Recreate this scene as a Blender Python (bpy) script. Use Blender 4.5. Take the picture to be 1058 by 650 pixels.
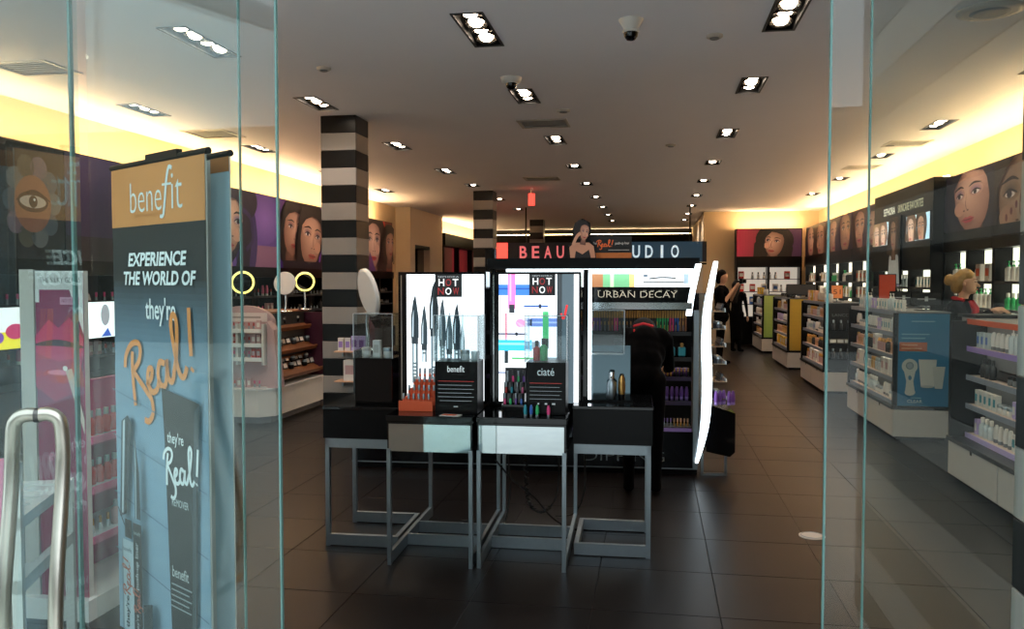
import bpy, bmesh, math, random
from mathutils import Vector, Matrix
random.seed(7)
R = math.radians
SC = bpy.context.scene
COL = SC.collection
for o in list(bpy.data.objects): bpy.data.objects.remove(o)

# ------------------------------------------------------------------ camera
cam_d = bpy.data.cameras.new('camera'); cam = bpy.data.objects.new('camera', cam_d); COL.objects.link(cam)
cam_d.sensor_fit = 'HORIZONTAL'; cam_d.sensor_width = 36.0; cam_d.lens = 36.0 * 860 / 1058
cam_d.clip_start = 0.05; cam_d.clip_end = 200
cam.location = (0, 0, 1.6); cam.rotation_euler = (R(90 - 2.297), 0, R(9.70))
SC.camera = cam
# ------------------------------------------------------------------ world (overcast daylight outside the shop)
W = bpy.data.worlds.new('sky'); SC.world = W; W.use_nodes = True
wb = W.node_tree.nodes['Background']; wb.inputs[0].default_value = (0.78, 0.88, 0.95, 1); wb.inputs[1].default_value = 1.8
# ------------------------------------------------------------------ view
SC.view_settings.view_transform = 'Standard'
try: SC.view_settings.look = 'None'
except Exception: pass
SC.view_settings.exposure = 0.85; SC.view_settings.gamma = 1.0; SC.view_settings.use_curve_mapping = False
LAMP_W = 8.0        # ceiling downlights, watts per fixture
COVE_E = 44.0         # cove strips, emission strength
SHELF_E = 1.1        # lit shelf backs
BOX_E = 1.2          # light boxes

# ------------------------------------------------------------------ materials
def lin(c):
    if isinstance(c, str):
        c = tuple(int(c[i:i + 2], 16) / 255 for i in (0, 2, 4))
    return tuple(v / 12.92 if v <= .04045 else ((v + .055) / 1.055) ** 2.4 for v in c) + (1,)
MATS = {}
def mat(name, col='808080', rough=.5, metal=0, noise=.06, scale=12., spec=.5, emit=0, bump=0, coat=0):
    m = bpy.data.materials.new(name); m.use_nodes = True; nt = m.node_tree; n = nt.nodes; b = n['Principled BSDF']
    b.inputs['Roughness'].default_value = rough; b.inputs['Metallic'].default_value = metal
    b.inputs['Specular IOR Level'].default_value = spec; b.inputs['Coat Weight'].default_value = coat
    c = lin(col)
    tc = n.new('ShaderNodeTexCoord'); tx = n.new('ShaderNodeTexNoise'); tx.inputs['Scale'].default_value = scale; tx.inputs['Detail'].default_value = 4
    nt.links.new(tc.outputs['Object'], tx.inputs['Vector'])
    mx = n.new('ShaderNodeMix'); mx.data_type = 'RGBA'
    mx.inputs[6].default_value = tuple(v * (1 - noise) for v in c[:3]) + (1,)
    mx.inputs[7].default_value = tuple(min(1, v * (1 + noise)) for v in c[:3]) + (1,)
    nt.links.new(tx.outputs['Fac'], mx.inputs[0]); nt.links.new(mx.outputs[2], b.inputs['Base Color'])
    if emit:
        nt.links.new(mx.outputs[2], b.inputs['Emission Color']); b.inputs['Emission Strength'].default_value = emit
    if bump:
        bp = n.new('ShaderNodeBump'); bp.inputs['Strength'].default_value = bump; bp.inputs['Distance'].default_value = .01
        nt.links.new(tx.outputs['Fac'], bp.inputs['Height']); nt.links.new(bp.outputs[0], b.inputs['Normal'])
    MATS[name] = m; return m
def glassmat(name, tint, rough=0., k=1.0):
    # thin clear sheet: mostly see-through, mirror share rising towards grazing angles (Schlick)
    m = bpy.data.materials.new(name); m.use_nodes = True; nt = m.node_tree; n = nt.nodes
    for x in list(n): n.remove(x)
    out = n.new('ShaderNodeOutputMaterial'); mix = n.new('ShaderNodeMixShader'); lw = n.new('ShaderNodeLayerWeight'); lw.inputs[0].default_value = .5
    pw = n.new('ShaderNodeMath'); pw.operation = 'POWER'; pw.inputs[1].default_value = 5
    ma = n.new('ShaderNodeMath'); ma.operation = 'MULTIPLY_ADD'; ma.inputs[1].default_value = .96 * k; ma.inputs[2].default_value = .04 * k
    tr = n.new('ShaderNodeBsdfTransparent'); gl = n.new('ShaderNodeBsdfGlossy')
    tr.inputs[0].default_value = lin(tint); gl.inputs['Roughness'].default_value = rough
    nt.links.new(lw.outputs['Facing'], pw.inputs[0]); nt.links.new(pw.outputs[0], ma.inputs[0]); nt.links.new(ma.outputs[0], mix.inputs[0]); nt.links.new(tr.outputs[0], mix.inputs[1]); nt.links.new(gl.outputs[0], mix.inputs[2])
    nt.links.new(mix.outputs[0], out.inputs[0]); MATS[name] = m; return m
def printmat(name, emit=0, rough=.45):
    m = bpy.data.materials.new(name); m.use_nodes = True; nt = m.node_tree; n = nt.nodes; b = n['Principled BSDF']
    a = n.new('ShaderNodeAttribute'); a.attribute_name = 'ink'
    nt.links.new(a.outputs['Color'], b.inputs['Base Color']); b.inputs['Roughness'].default_value = rough
    if emit:
        nt.links.new(a.outputs['Color'], b.inputs['Emission Color']); b.inputs['Emission Strength'].default_value = emit
    MATS[name] = m; return m
printmat('print'); printmat('backlit', .85); printmat('screen', .8, .3); printmat('softlit', .12); printmat('sign_lit', .5)
mat('tile', '15100f', .36, noise=.14, scale=3, spec=.12); mat('grout', '2a2523', .7)
mat('ceiling', 'f2eff4', .9, noise=.02, scale=2); mat('cream', 'ecdcc2', .8, noise=.03); mat('wall_paint', 'e0c9a4', .85, noise=.02)
mat('black', '040405', .35, spec=.18); mat('gloss_black', '050608', .08, spec=.4); mat('matte_black', '070607', .7, spec=.2)
mat('stripe_black', '080708', .3, spec=.3); mat('stripe_white', '908a85', .35, noise=.03)
mat('steel', '97a1a6', .4, 1, noise=.08, scale=30); mat('chrome', 'd8dcde', .12, 1, noise=.02); mat('brushed', 'b9b4a8', .28, 1, noise=.06, scale=60)
mat('white', 'd9d5cf', .45, noise=.03); mat('white_gloss', 'e8e6e2', .2, noise=.02); mat('offwhite', 'b9b1a8', .5)
mat('smoked', '4a585e', .1, 1, noise=.02); mat('mirror', 'b9c2c4', .03, 1, noise=.02); mat('street_wall', '57534e', .8, noise=.25, scale=.6); mat('pavement', 'cdcdc8', .8, noise=.15, scale=5, bump=.2)
mat('cove_dim', 'ffdca0', .5, emit=8, noise=0); mat('cove', 'ffd29a', .5, emit=COVE_E, noise=.0); mat('lamp', 'ffe9cf', .5, emit=14, noise=0); mat('lamp_ring', 'd9cdbd', .2, .9)
mat('lit_back', 'fff1dc', .5, emit=SHELF_E, noise=.02); mat('shelf_strip', 'fff1dc', .5, emit=2.5, noise=0); mat('lit_dim', 'e8dccb', .5, emit=.3, noise=.02); mat('lit_white', 'e6f6ff', .5, emit=2.4, noise=0); mat('lit_cool', 'e8f4ff', .5, emit=BOX_E, noise=0)
mat('ring_light', 'fff07a', .5, emit=1.1, noise=0); mat('red_glow', 'ff4438', .5, emit=1.3, noise=0); mat('orange_glow', 'ff9a50', .5, emit=1.2, noise=0)
mat('wood', '8a5634', .4, noise=.25, scale=18); mat('pink', 'c85f86', .5); mat('maroon', '4a1830', .5); mat('dark_purple', '2e1f40', .4); mat('magenta', 'a51f5c', .45); mat('pale_pink', 'bd9a9a', .5)
mat('skin', 'c99a7c', .55, noise=.05); mat('hair_blond', 'a8844e', .5, noise=.3, scale=60); mat('hair_dark', '0d0908', .6, noise=.2, scale=60, spec=.15)
mat('cloth_black', '050405', 1.0, noise=.2, scale=40, spec=.08); mat('cloth_red', 'b01522', .8); mat('cloth_pink', 'e48aa8', .9, noise=.08, scale=30); mat('cloth_navy', '14182a', .9)
mat('orange', 'd2552b', .5); mat('red', 'b52a22', .4); mat('purple', '6c3f8e', .35); mat('violet', '9a7fc4', .35); mat('teal', '2b8fa0', .35); mat('blue', '2c5fae', .35)
mat('green', '2fae66', .35); mat('hotpink', 'e0407f', .35); mat('gold', 'b98d4f', .3, .9); mat('amber', 'c49a5a', .3); mat('grey', '6d6f73', .5); mat('dark_grey', '2a2b2e', .5)
mat('peach', 'd9ab8c', .5); mat('yellow', 'd0a637', .45); mat('rubber', '0a0a0a', .6); mat('lilac', 'b9a6d8', .4); mat('frost', 'c2ccd0', .25, spec=.6); mat('shelf_lip', '8c93a0', .4); mat('shelf_deck', 'd0b8a8', .5)
glassmat('glass', 'f8fcfb', k=.75); glassmat('door_glass', 'f6fbfa', k=.8); glassmat('acrylic', 'f4f9fa', k=.8); mat('glass_edge', '5d837e', .25, spec=.4)

# ------------------------------------------------------------------ mesh builder
class MB:
    def __init__(s): s.v = []; s.f = []; s.m = []; s.c = []; s.smooth = []
    def add(s, vs, fs, mi=0, M=None, ink=None, sm=False):
        b = len(s.v)
        for p in vs:
            p = Vector(p)
            if M is not None: p = M @ p
            s.v.append(tuple(p))
        for f in fs:
            s.f.append(tuple(i + b for i in f)); s.m.append(mi); s.c.append(ink); s.smooth.append(sm)
        return s
    def box(s, a, b, mi=0, M=None, bev=0):
        x0, y0, z0 = a; x1, y1, z1 = b
        if bev:
            e = min(bev, (x1 - x0) / 2.01, (y1 - y0) / 2.01, (z1 - z0) / 2.01)
            bm = bmesh.new(); bmesh.ops.create_cube(bm, size=1)
            for v in bm.verts:
                v.co = Vector(((x0 + x1) / 2 + v.co.x * (x1 - x0), (y0 + y1) / 2 + v.co.y * (y1 - y0), (z0 + z1) / 2 + v.co.z * (z1 - z0)))
            bmesh.ops.bevel(bm, geom=bm.edges[:], offset=e, segments=1, affect='EDGES')
            bm.verts.index_update()
            s.add([v.co[:] for v in bm.verts], [[v.index for v in f.verts] for f in bm.faces], mi, M); bm.free(); return s
        vs = [(x0, y0, z0), (x1, y0, z0), (x1, y1, z0), (x0, y1, z0), (x0, y0, z1), (x1, y0, z1), (x1, y1, z1), (x0, y1, z1)]
        return s.add(vs, [(3, 2, 1, 0), (4, 5, 6, 7), (0, 1, 5, 4), (1, 2, 6, 5), (2, 3, 7, 6), (3, 0, 4, 7)], mi, M)
    def lathe(s, prof, n=16, mi=0, M=None, cap=True):   # prof: list of (r, z)
        vs = []; fs = []
        for r, z in prof:
            for k in range(n):
                a = 2 * math.pi * k / n; vs.append((r * math.cos(a), r * math.sin(a), z))
        for j in range(len(prof) - 1):
            for k in range(n):
                k2 = (k + 1) % n; fs.append((j * n + k, j * n + k2, (j + 1) * n + k2, (j + 1) * n + k))
        s.add(vs, fs, mi, M, sm=True)
        if cap:
            s.add([vs[k] for k in range(n)], [tuple(reversed(range(n)))], mi, M)
            s.add([vs[(len(prof) - 1) * n + k] for k in range(n)], [tuple(range(n))], mi, M)
        return s
    def tube(s, pts, r, n=10, mi=0, M=None, closed=False):
        pts = [Vector(p) for p in pts]; L = len(pts); rs = r if isinstance(r, (list, tuple)) else [r] * L
        vs = []; fs = []; prev = None
        for i, p in enumerate(pts):
            if closed: t = pts[(i + 1) % L] - pts[i - 1]
            else: t = pts[min(i + 1, L - 1)] - pts[max(i - 1, 0)]
            t.normalize()
            if prev is None:
                prev = t.orthogonal().normalized()
            u = (prev - t * prev.dot(t))
            u = u.normalized() if u.length > 1e-6 else t.orthogonal().normalized()
            prev = u; w = t.cross(u)
            for k in range(n):
                a = 2 * math.pi * k / n; vs.append(tuple(p + rs[i] * (math.cos(a) * u + math.sin(a) * w)))
        for j in range(L if closed else L - 1):
            j2 = (j + 1) % L
            for k in range(n):
                k2 = (k + 1) % n; fs.append((j * n + k, j * n + k2, j2 * n + k2, j2 * n + k))
        s.add(vs, fs, mi, M, sm=True)
        if not closed:
            s.add(vs[:n], [tuple(reversed(range(n)))], mi, M); s.add(vs[-n:], [tuple(range(n))], mi, M)
        return s
    def prism(s, poly, y0, y1, mi=0, M=None):   # poly in XZ, extruded along Y
        n = len(poly); vs = [(x, y0, z) for x, z in poly] + [(x, y1, z) for x, z in poly]
        fs = [tuple(range(n)), tuple(reversed(range(n, 2 * n)))] + [((k + 1) % n, k, n + k, n + (k + 1) % n) for k in range(n)]
        return s.add(vs, fs, mi, M)
    def mesh(s, name, mats):
        me = bpy.data.meshes.new(name); me.from_pydata(s.v, [], s.f)
        if isinstance(mats, str): mats = [mats]
        for m in mats: me.materials.append(MATS[m])
        me.polygons.foreach_set('material_index', s.m); me.polygons.foreach_set('use_smooth', s.smooth)
        if any(c is not None for c in s.c):
            at = me.color_attributes.new('ink', 'FLOAT_COLOR', 'CORNER')
            buf = []
            for p, c in zip(me.polygons, s.c):
                if isinstance(c, list):
                    for q in c: buf += list(q)
                else: buf += list(c or (1, 1, 1, 1)) * p.loop_total
            at.data.foreach_set('color', buf)
        me.update(); return me
    def build(s, name, mats, parent=None, loc=(0, 0, 0), rz=0):
        return link(name, s.mesh(name, mats), parent, loc, rz)
def link(name, data, parent=None, loc=(0, 0, 0), rz=0):
    o = bpy.data.objects.new(name, data); COL.objects.link(o)
    if parent: o.parent = parent
    o.location = loc; o.rotation_euler = (0, 0, rz); return o
def tag(o, label=None, cat=None, group=None, kind=None):
    if label: o['label'] = label
    if cat: o['category'] = cat
    if group: o['group'] = group
    if kind: o['kind'] = kind
    return o
def thing(name, label, cat, loc=(0, 0, 0), rz=0, group=None):
    return tag(link(name, None, None, loc, rz), label, cat, group)
def copy_tree(o, parent=None):
    c = o.copy(); COL.objects.link(c); c.parent = parent
    for ch in o.children: copy_tree(ch, c)
    return c
def bx(name, a, b, m, parent=None, bev=0):
    return MB().box(a, b, bev=bev).build(name, m, parent)
def struct(o): o['kind'] = 'structure'; return o
def ordn(i): return ['first', 'second', 'third', 'fourth', 'fifth', 'sixth', 'seventh', 'eighth', 'ninth', 'tenth'][i]

# ------------------------------------------------------------------ flat print (posters, lettering)
TXT = {}
def text_polys(s, bold=0.0):
    k = (s, bold)
    if k not in TXT:
        cu = bpy.data.curves.new('t', 'FONT'); cu.body = s; cu.size = 1; cu.offset = bold; cu.resolution_u = 3; cu.align_x = 'CENTER'
        ob = bpy.data.objects.new('t', cu); COL.objects.link(ob)
        dg = bpy.context.evaluated_depsgraph_get(); me = ob.evaluated_get(dg).to_mesh()
        vs = [v.co.copy() for v in me.vertices]; fs = [tuple(p.vertices) for p in me.polygons]
        x0 = min(v.x for v in vs); x1 = max(v.x for v in vs); y0 = min(v.y for v in vs); y1 = max(v.y for v in vs)
        TXT[k] = ([(v.x, v.y) for v in vs], fs, x0, x1, y0, y1)
        ob.evaluated_get(dg).to_mesh_clear(); bpy.data.objects.remove(ob); bpy.data.curves.remove(cu)
    return TXT[k]
for _t in [('+', 0.0), ('51', 0.0), ('A', 0.02), ('B', 0.02), ('CLEAR', 0.0), ('D', 0.02), ('DIPPING', -0.01), ('E', 0.02), ('EXPERIENCE', 0.03), ('H', 0.008), ('I', 0.02), ('LANCOME', 0.0), ('N', 0.008), ('NO STICK', 0.0), ('O', 0.02), ('O', 0.008), ('REMOVER', 0.0), ('S', 0.02), ('SAN FRANCISCO', 0.0), ('SEPHORA', 0.0), ('SEPHORA', 0.012), ('SKINCARE FAVORITES', 0.004), ('T', 0.02), ('T', 0.008), ('THE SILKY GLOSS', 0.0), ('THE WORLD OF', 0.03), ('bene', -0.012), ('it', -0.012), ('U', 0.02), ('URBAN DECAY', 0.0), ('W', 0.008), ('Y', 0.02), ('benefit', -0.008), ('benefit', 0.0), ('ciaté', 0.0), ('gents', 0.0), ('ila', 0.0), ('push-up liner', 0.0), ('push-up liner', 0.01), ("they're", 0.0), ("they're", 0.012), ("they're", 0.01), ("they're", 0.02)]:
    text_polys(*_t)      # shape all lettering while the scene is still empty
def smooth_path(pts, n=6):
    P = [pts[0]] + list(pts) + [pts[-1]]; out = []
    for i in range(1, len(P) - 2):
        p0, p1, p2, p3 = P[i - 1], P[i], P[i + 1], P[i + 2]
        for k in range(n):
            t = k / n
            out.append(tuple(.5 * (2 * p1[j] + (p2[j] - p0[j]) * t + (2 * p0[j] - 5 * p1[j] + 4 * p2[j] - p3[j]) * t * t + (3 * p1[j] - p0[j] - 3 * p2[j] + p3[j]) * t ** 3) for j in (0, 1)))
    out.append(tuple(pts[-1])); return out
class Print:
    """flat print in local XZ plane, front facing -Y; clip = rectangle x0,z0,x1,z1"""
    def __init__(s, x0, z0, x1, z1, bg=None, y=0.0, step=.0008):
        s.r = (x0, z0, x1, z1); s.mb = MB(); s.y = y; s.k = 0; s.step = step
        if bg is not None: s.rect(x0, z0, x1, z1, bg)
    def clip(s, poly):
        x0, z0, x1, z1 = s.r
        for ax, val, sg in ((0, x0, 1), (0, x1, -1), (1, z0, 1), (1, z1, -1)):
            out = []
            for i in range(len(poly)):
                a, b = poly[i - 1], poly[i]; da, db = (a[ax] - val) * sg, (b[ax] - val) * sg
                if (da >= 0) != (db >= 0):
                    t = da / (da - db); out.append((a[0] + (b[0] - a[0]) * t, a[1] + (b[1] - a[1]) * t))
                if db >= 0: out.append(b)
            poly = out
            if len(poly) < 3: return []
        return poly
    def raw(s, polys, c):
        s.k += 1; y = s.y - s.step * s.k; c = lin(c) if not (isinstance(c, tuple) and len(c) == 4) else c
        for p in polys:
            p = s.clip(p)
            if len(p) < 3: continue
            ar = sum(p[i - 1][0] * p[i][1] - p[i][0] * p[i - 1][1] for i in range(len(p)))
            if ar < 0: p = p[::-1]
            s.mb.add([(x, y, z) for x, z in p], [tuple(range(len(p)))], 0, ink=c)
        return s
    def poly(s, pts, c): return s.raw([pts], c)
    def fan(s, cen, pts, c0, c1):
        """polygon blending from colour c0 at cen to c1 on its rim"""
        s.k += 1; y = s.y - s.step * s.k; a, b = lin(c0), lin(c1)
        for i in range(len(pts)):
            p, q = pts[i - 1], pts[i]; D = (p[0] - cen[0]) * (q[1] - cen[1]) - (q[0] - cen[0]) * (p[1] - cen[1])
            if abs(D) < 1e-10: continue
            t = s.clip([cen, p, q] if D > 0 else [cen, q, p])
            if len(t) < 3: continue
            cs = []
            for v in t:
                u = ((v[0] - cen[0]) * (q[1] - cen[1]) - (q[0] - cen[0]) * (v[1] - cen[1])) / D; w = ((p[0] - cen[0]) * (v[1] - cen[1]) - (v[0] - cen[0]) * (p[1] - cen[1])) / D
                e = max(0, min(1, u + w)); cs.append(tuple(a[j] + (b[j] - a[j]) * e for j in range(3)) + (1,))
            s.mb.add([(x, y, z) for x, z in t], [tuple(range(len(t)))], 0, ink=cs)
        return s
    def glow(s, cx, cz, rx, rz, c0, c1): return s.fan((cx, cz), [(cx + rx * math.cos(math.pi * i / 12), cz + rz * math.sin(math.pi * i / 12)) for i in range(24)], c0, c1)
    def rect(s, x0, z0, x1, z1, c): return s.raw([[(x0, z0), (x1, z0), (x1, z1), (x0, z1)]], c)
    def grad(s, x0, z0, x1, z1, c0, c1, n=12, horiz=True):
        a, b = lin(c0), lin(c1)
        for i in range(n):
            t = (i + .5) / n; c = tuple(a[j] + (b[j] - a[j]) * t for j in range(3)) + (1,)
            if horiz: q = (x0 + (x1 - x0) * i / n, z0, x0 + (x1 - x0) * (i + 1) / n, z1)
            else: q = (x0, z0 + (z1 - z0) * i / n, x1, z0 + (z1 - z0) * (i + 1) / n)
            s.rect(*q, c); s.k -= 1
        s.k += 1; return s
    def ell(s, cx, cz, rx, rz, c, rot=0, n=22):
        ca, sa = math.cos(rot), math.sin(rot)
        return s.poly([(cx + rx * math.cos(t) * ca - rz * math.sin(t) * sa, cz + rx * math.cos(t) * sa + rz * math.sin(t) * ca) for t in [2 * math.pi * i / n for i in range(n)]], c)
    def stroke(s, pts, w, c, sm=True, taper=False):
        P = smooth_path(pts) if sm and len(pts) > 2 else pts; L = len(P); polys = []; prev = None
        for i in range(L):
            a = P[max(i - 1, 0)]; b = P[min(i + 1, L - 1)]; dx, dz = b[0] - a[0], b[1] - a[1]; l = math.hypot(dx, dz) or 1
            ww = w / 2 * (math.sin(math.pi * (i + .5) / L) * .85 + .15 if taper else 1)
            e = ((P[i][0] - dz / l * ww, P[i][1] + dx / l * ww), (P[i][0] + dz / l * ww, P[i][1] - dx / l * ww))
            if prev: polys.append([prev[0], prev[1], e[1], e[0]])
            prev = e
        return s.raw(polys, c)
    def text(s, t, cx, cz, w, h, c, bold=0., shear=0., rot=0.):
        """text box of width w and height h, centred at cx,cz"""
        vs, fs, x0, x1, y0, y1 = text_polys(t, bold); ca, sa = math.cos(rot), math.sin(rot)
        def tr(p):
            u = ((p[0] - x0) / (x1 - x0) - .5) * w; v = ((p[1] - y0) / (y1 - y0) - .5) * h; u += v * shear
            return (cx + u * ca - v * sa, cz + u * sa + v * ca)
        q = [tr(p) for p in vs]
        return s.raw([[q[i] for i in f] for f in fs], c)
    def face(s, cx, cz, h, skin='c79b80', hair='1d1214', lip='a8443c', eye='2b2030', rot=0., turn=0., shadow='8c5f4c', lid='5a3550', hairw=1.25, sx=1.0):
        """portrait of head height h; turn -1..1 shifts the features sideways"""
        ca, sa = math.cos(rot), math.sin(rot)
        T = lambda u, v: (cx + (u * ca - v * sa) * h * sx, cz + (u * sa + v * ca) * h)
        E = lambda u, v, a, b, c: s.poly([T(u + a * math.cos(q), v + b * math.sin(q)) for q in [math.pi * i / 12 for i in range(24)]], c)
        L = lambda pts, w, c: s.stroke([T(*p) for p in pts], w * h, c, taper=True)
        k = turn * .09
        mixc = lambda c, d, t: ''.join('%02x' % int(int(c[i:i + 2], 16) * (1 - t) + int(d[i:i + 2], 16) * t) for i in (0, 2, 4))
        FE = lambda u, v, a, b, c0, c1: s.fan(T(u, v), [T(u + a * math.cos(q), v + b * math.sin(q)) for q in [math.pi * i / 12 for i in range(24)]], c0, c1)
        if hair:
            hl = mixc(hair, '7a5a50', .3)
            FE(0, .1, .46 * hairw, .54, hl, hair); FE(-.1 * turn - .05, -.15, .42 * hairw, .55, hair, hair)
        s.fan(T(0, -.4), [T(-.16, -.35), T(.16, -.35), T(.22, -.75), T(-.24, -.75)], shadow, mixc(shadow, '1a0e0c', .5))
        outline = [(-.33, .2), (-.325, .08), (-.31, -.04), (-.27, -.22), (-.22, -.33), (-.13, -.43), (0 + k * .5, -.49), (.13, -.43), (.22, -.33), (.27, -.22), (.31, -.04), (.325, .08), (.33, .2), (.27, .38), (.1, .47), (-.1, .47), (-.27, .38)]
        sg = 1 if turn <= 0 else -1
        s.fan(T(-.07 * sg + k, .02), [T(*p) for p in outline], mixc(skin, 'ffe8d8', .12), mixc(skin, shadow, .85))
        FE(-.17 * sg + k, -.12, .1, .1, mixc(skin, 'd87a68', .22), mixc(skin, shadow, .12))
        for e in (-1, 1):
            ex = e * .15 + k; ew = 1 - .3 * max(0, e * turn)
            FE(ex, .085, .13 * ew, .085, lid, mixc(skin, shadow, .15)); E(ex, .055, .062 * ew, .024, 'c9bcb4'); E(ex + k * .15, .058, .03, .03, eye); E(ex + k * .15, .058, .014, .014, '050506')
            L([(ex - .09 * ew, .05), (ex, .093), (ex + .1 * ew, .06)], .022, '120c10')
            L([(ex - .11 * ew, .15), (ex - .02 * e, .185), (ex + .11 * ew, .16)], .03, '2a1a16')
        L([(k * .6 - .035 * sg, .08), (k * 1.2 - .02 * sg, -.08), (k * 1.5 + .02, -.155)], .022, shadow); E(k * 1.5 - .035, -.16, .018, .01, '4a2a22'); E(k * 1.5 + .035, -.16, .018, .01, '4a2a22')
        s.poly([T(k - .12, -.285), T(k - .04, -.25), T(k, -.262), T(k + .04, -.25), T(k + .12, -.285), T(k + .05, -.335), T(k - .05, -.335)], lip)
        L([(k - .11, -.286), (k, -.292), (k + .11, -.286)], .012, '3d1216')
        if hair:
            s.poly([T(*q) for q in ((-.38, .02), (-.42, .25), (-.32, .5), (-.1, .62), (.12, .62), (.34, .5), (.42, .25), (.37, .0), (.31, .16), (.24, .3), (.1 + k, .36), (-.06 + k, .37), (-.2, .29), (-.3, .17))], hair)
            s.poly([T(*q) for q in ((-.3, .2), (-.38, .3), (-.48 * hairw, -.1), (-.46 * hairw, -.55), (-.2, -.62), (-.3, -.3), (-.33, -.05))], hair); s.poly([T(*q) for q in ((.3, .2), (.38, .3), (.46 * hairw, -.1), (.44 * hairw, -.6), (.24, -.6), (.3, -.3), (.33, -.05))], hair)
        return s
    def build(s, name, m='print', parent=None, loc=(0, 0, 0), rz=0): return s.mb.build(name, m, parent, loc, rz)
REAL = [  # script lettering of the word on the banner, unit height, as strokes
    [(.1, -.02), (.13, .3), (.18, .62), (.24, .84)], [(.0, .66), (.07, .84), (.24, .96), (.4, .92), (.43, .78), (.34, .62), (.18, .54)], [(.2, .5), (.3, .32), (.42, .1), (.5, -.06), (.48, -.26), (.36, -.36), (.26, -.3)],
    [(.44, .2), (.58, .28), (.62, .4), (.54, .42), (.48, .24), (.54, .06), (.66, .06), (.74, .18)],
    [(.92, .38), (.82, .44), (.74, .28), (.76, .1), (.86, .06), (.94, .24), (.98, .42), (.95, .16), (1.02, .06), (1.1, .18)],
    [(1.08, .16), (1.22, .46), (1.32, .86), (1.28, 1.02), (1.2, .9), (1.18, .5), (1.2, .14), (1.28, .04), (1.38, .16)],
    [(1.62, .98), (1.56, .66), (1.5, .28)], [(1.46, .06), (1.49, .1)]]
def real(pr, cx, cz, w, h, c, lw=.07, rot=0):
    ca, sa = math.cos(rot), math.sin(rot)
    for st in REAL:
        q = [((x / 1.62 - .5) * w, (z - .4) * h) for x, z in st]
        pr.stroke([(cx + u * ca - v * sa, cz + u * sa + v * ca) for u, v in q], lw * h, c); pr.k -= 1
    pr.k += 1

# ================================================================== THE SETTING
CEIL = 3.39; XL, XR = -6.2, 4.1; YF, YB = 2.4, 29.0
# floor: slab + tiles (0.61 m grid)
floor = struct(bx('floor', (XL, YF - .1, -.12), (XR, YB, -.006), 'grout'))
pav = struct(bx('pavement', (-30, -15, -.12), (30, YF - .1, -.002), 'pavement'))
struct(bx('wall_street', (-30, -15.5, -.12), (30, -15, 5.5), 'street_wall'))
TS = .61; tm = MB().box((-TS / 2 + .0016, -TS / 2 + .0016, -.006), (TS / 2 - .0016, TS / 2 - .0016, 0), bev=.0015).mesh('tile', 'tile')
cells = []
yaw = R(9.70)
for i in range(-10, 8):
    for j in range(-4, 41):
        x = -.29 + TS * (i + .5); y = 4.62 + TS * (j + .5)
        if x - TS / 2 < XL + .01 or x + TS / 2 > XR or y - TS / 2 < YF - .1 or y + TS / 2 > YB: continue
        dz = -math.sin(yaw) * x + math.cos(yaw) * y; dx = math.cos(yaw) * x + math.sin(yaw) * y
        vis = abs(dx) < dz * .63 + .5 and dz > 3.4
        cells.append((0 if vis else 1, dz, x, y))
cells.sort()
for c in cells[:300]: link('tile', tm, floor, (c[2], c[3], 0))
mb = MB()
for c in cells[300:]:
    h = TS / 2 - .0016; mb.box((c[2] - h, c[3] - h, -.006), (c[2] + h, c[3] + h, 0))
tag(mb.build('tile_field', 'tile', floor), kind='stuff')
sock = thing('floor_socket', 'round pale metal cover set in the floor tiles near the doorway', 'floor cover', (.986, 5.41, .0))
MB().lathe([(.08, .0005), (.08, .004), (.074, .006), (.06, .006)], 28).build('lid', 'offwhite', sock); MB().tube([(.066 * math.cos(t), .066 * math.sin(t), .0065) for t in [k * math.pi / 14 for k in range(28)]], .003, 6, closed=True).build('ring', 'steel', sock)

# ceiling fixtures: (x, y, lamps) -> ceiling with real openings
FX = []
ROWS = [('far left wall', -5.28, [(8.03, 3), (10.62, 3), (13.2, 3), (15.9, 3)]),
        ('left', -3.37, [(5.85, 4), (8.02, 3), (10.7, 3), (13.28, 3), (15.3, 2), (18.0, 2), (20.6, 2)]),
        ('centre left', -1.25, [(5.9, 4), (8.05, 3), (10.6, 3), (13.05, 2), (15.42, 2), (17.9, 2), (20.3, 2), (22.7, 2), (25, 2)]),
        ('centre right', .86, [(5.86, 4), (7.95, 3), (10.47, 3), (12.98, 2), (15.33, 2), (17.9, 2), (20.3, 2), (22.7, 2), (25, 2)]),
        ('right', 3.2, [(7.6, 3), (10.3, 3), (12.7, 2), (15.4, 2), (18.0, 2)])]
holes = []
for nm, x, L in ROWS:
    for i, (y, n) in enumerate(L):
        ln = .18 * n + .06; w = .2
        FX.append((nm, i, x, y, n, ln, w)); holes.append((x - w / 2, x + w / 2, y - ln / 2, y + ln / 2))
VENTS = [(-5.3, 9.45, .5, .5, 'white'), (3.22, 11.6, .46, .42, 'white'), (-1.25, 9.45, .5, .42, 'grey'), (-1.95, 14.5, .55, .4, 'grey'), (-5.15, 6.3, .5, .4, 'white'), (3.2, 13.9, .46, .42, 'white')]
for x, y, w, d, c in VENTS: holes.append((x - w / 2, x + w / 2, y - d / 2, y + d / 2))
xs = sorted(set([XL, XR] + [round(h[k], 4) for h in holes for k in (0, 1)])); ys = sorted(set([YF - .2, YB] + [round(h[k], 4) for h in holes for k in (2, 3)]))
mb = MB(); hs = [tuple(round(v, 4) for v in h) for h in holes]
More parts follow.
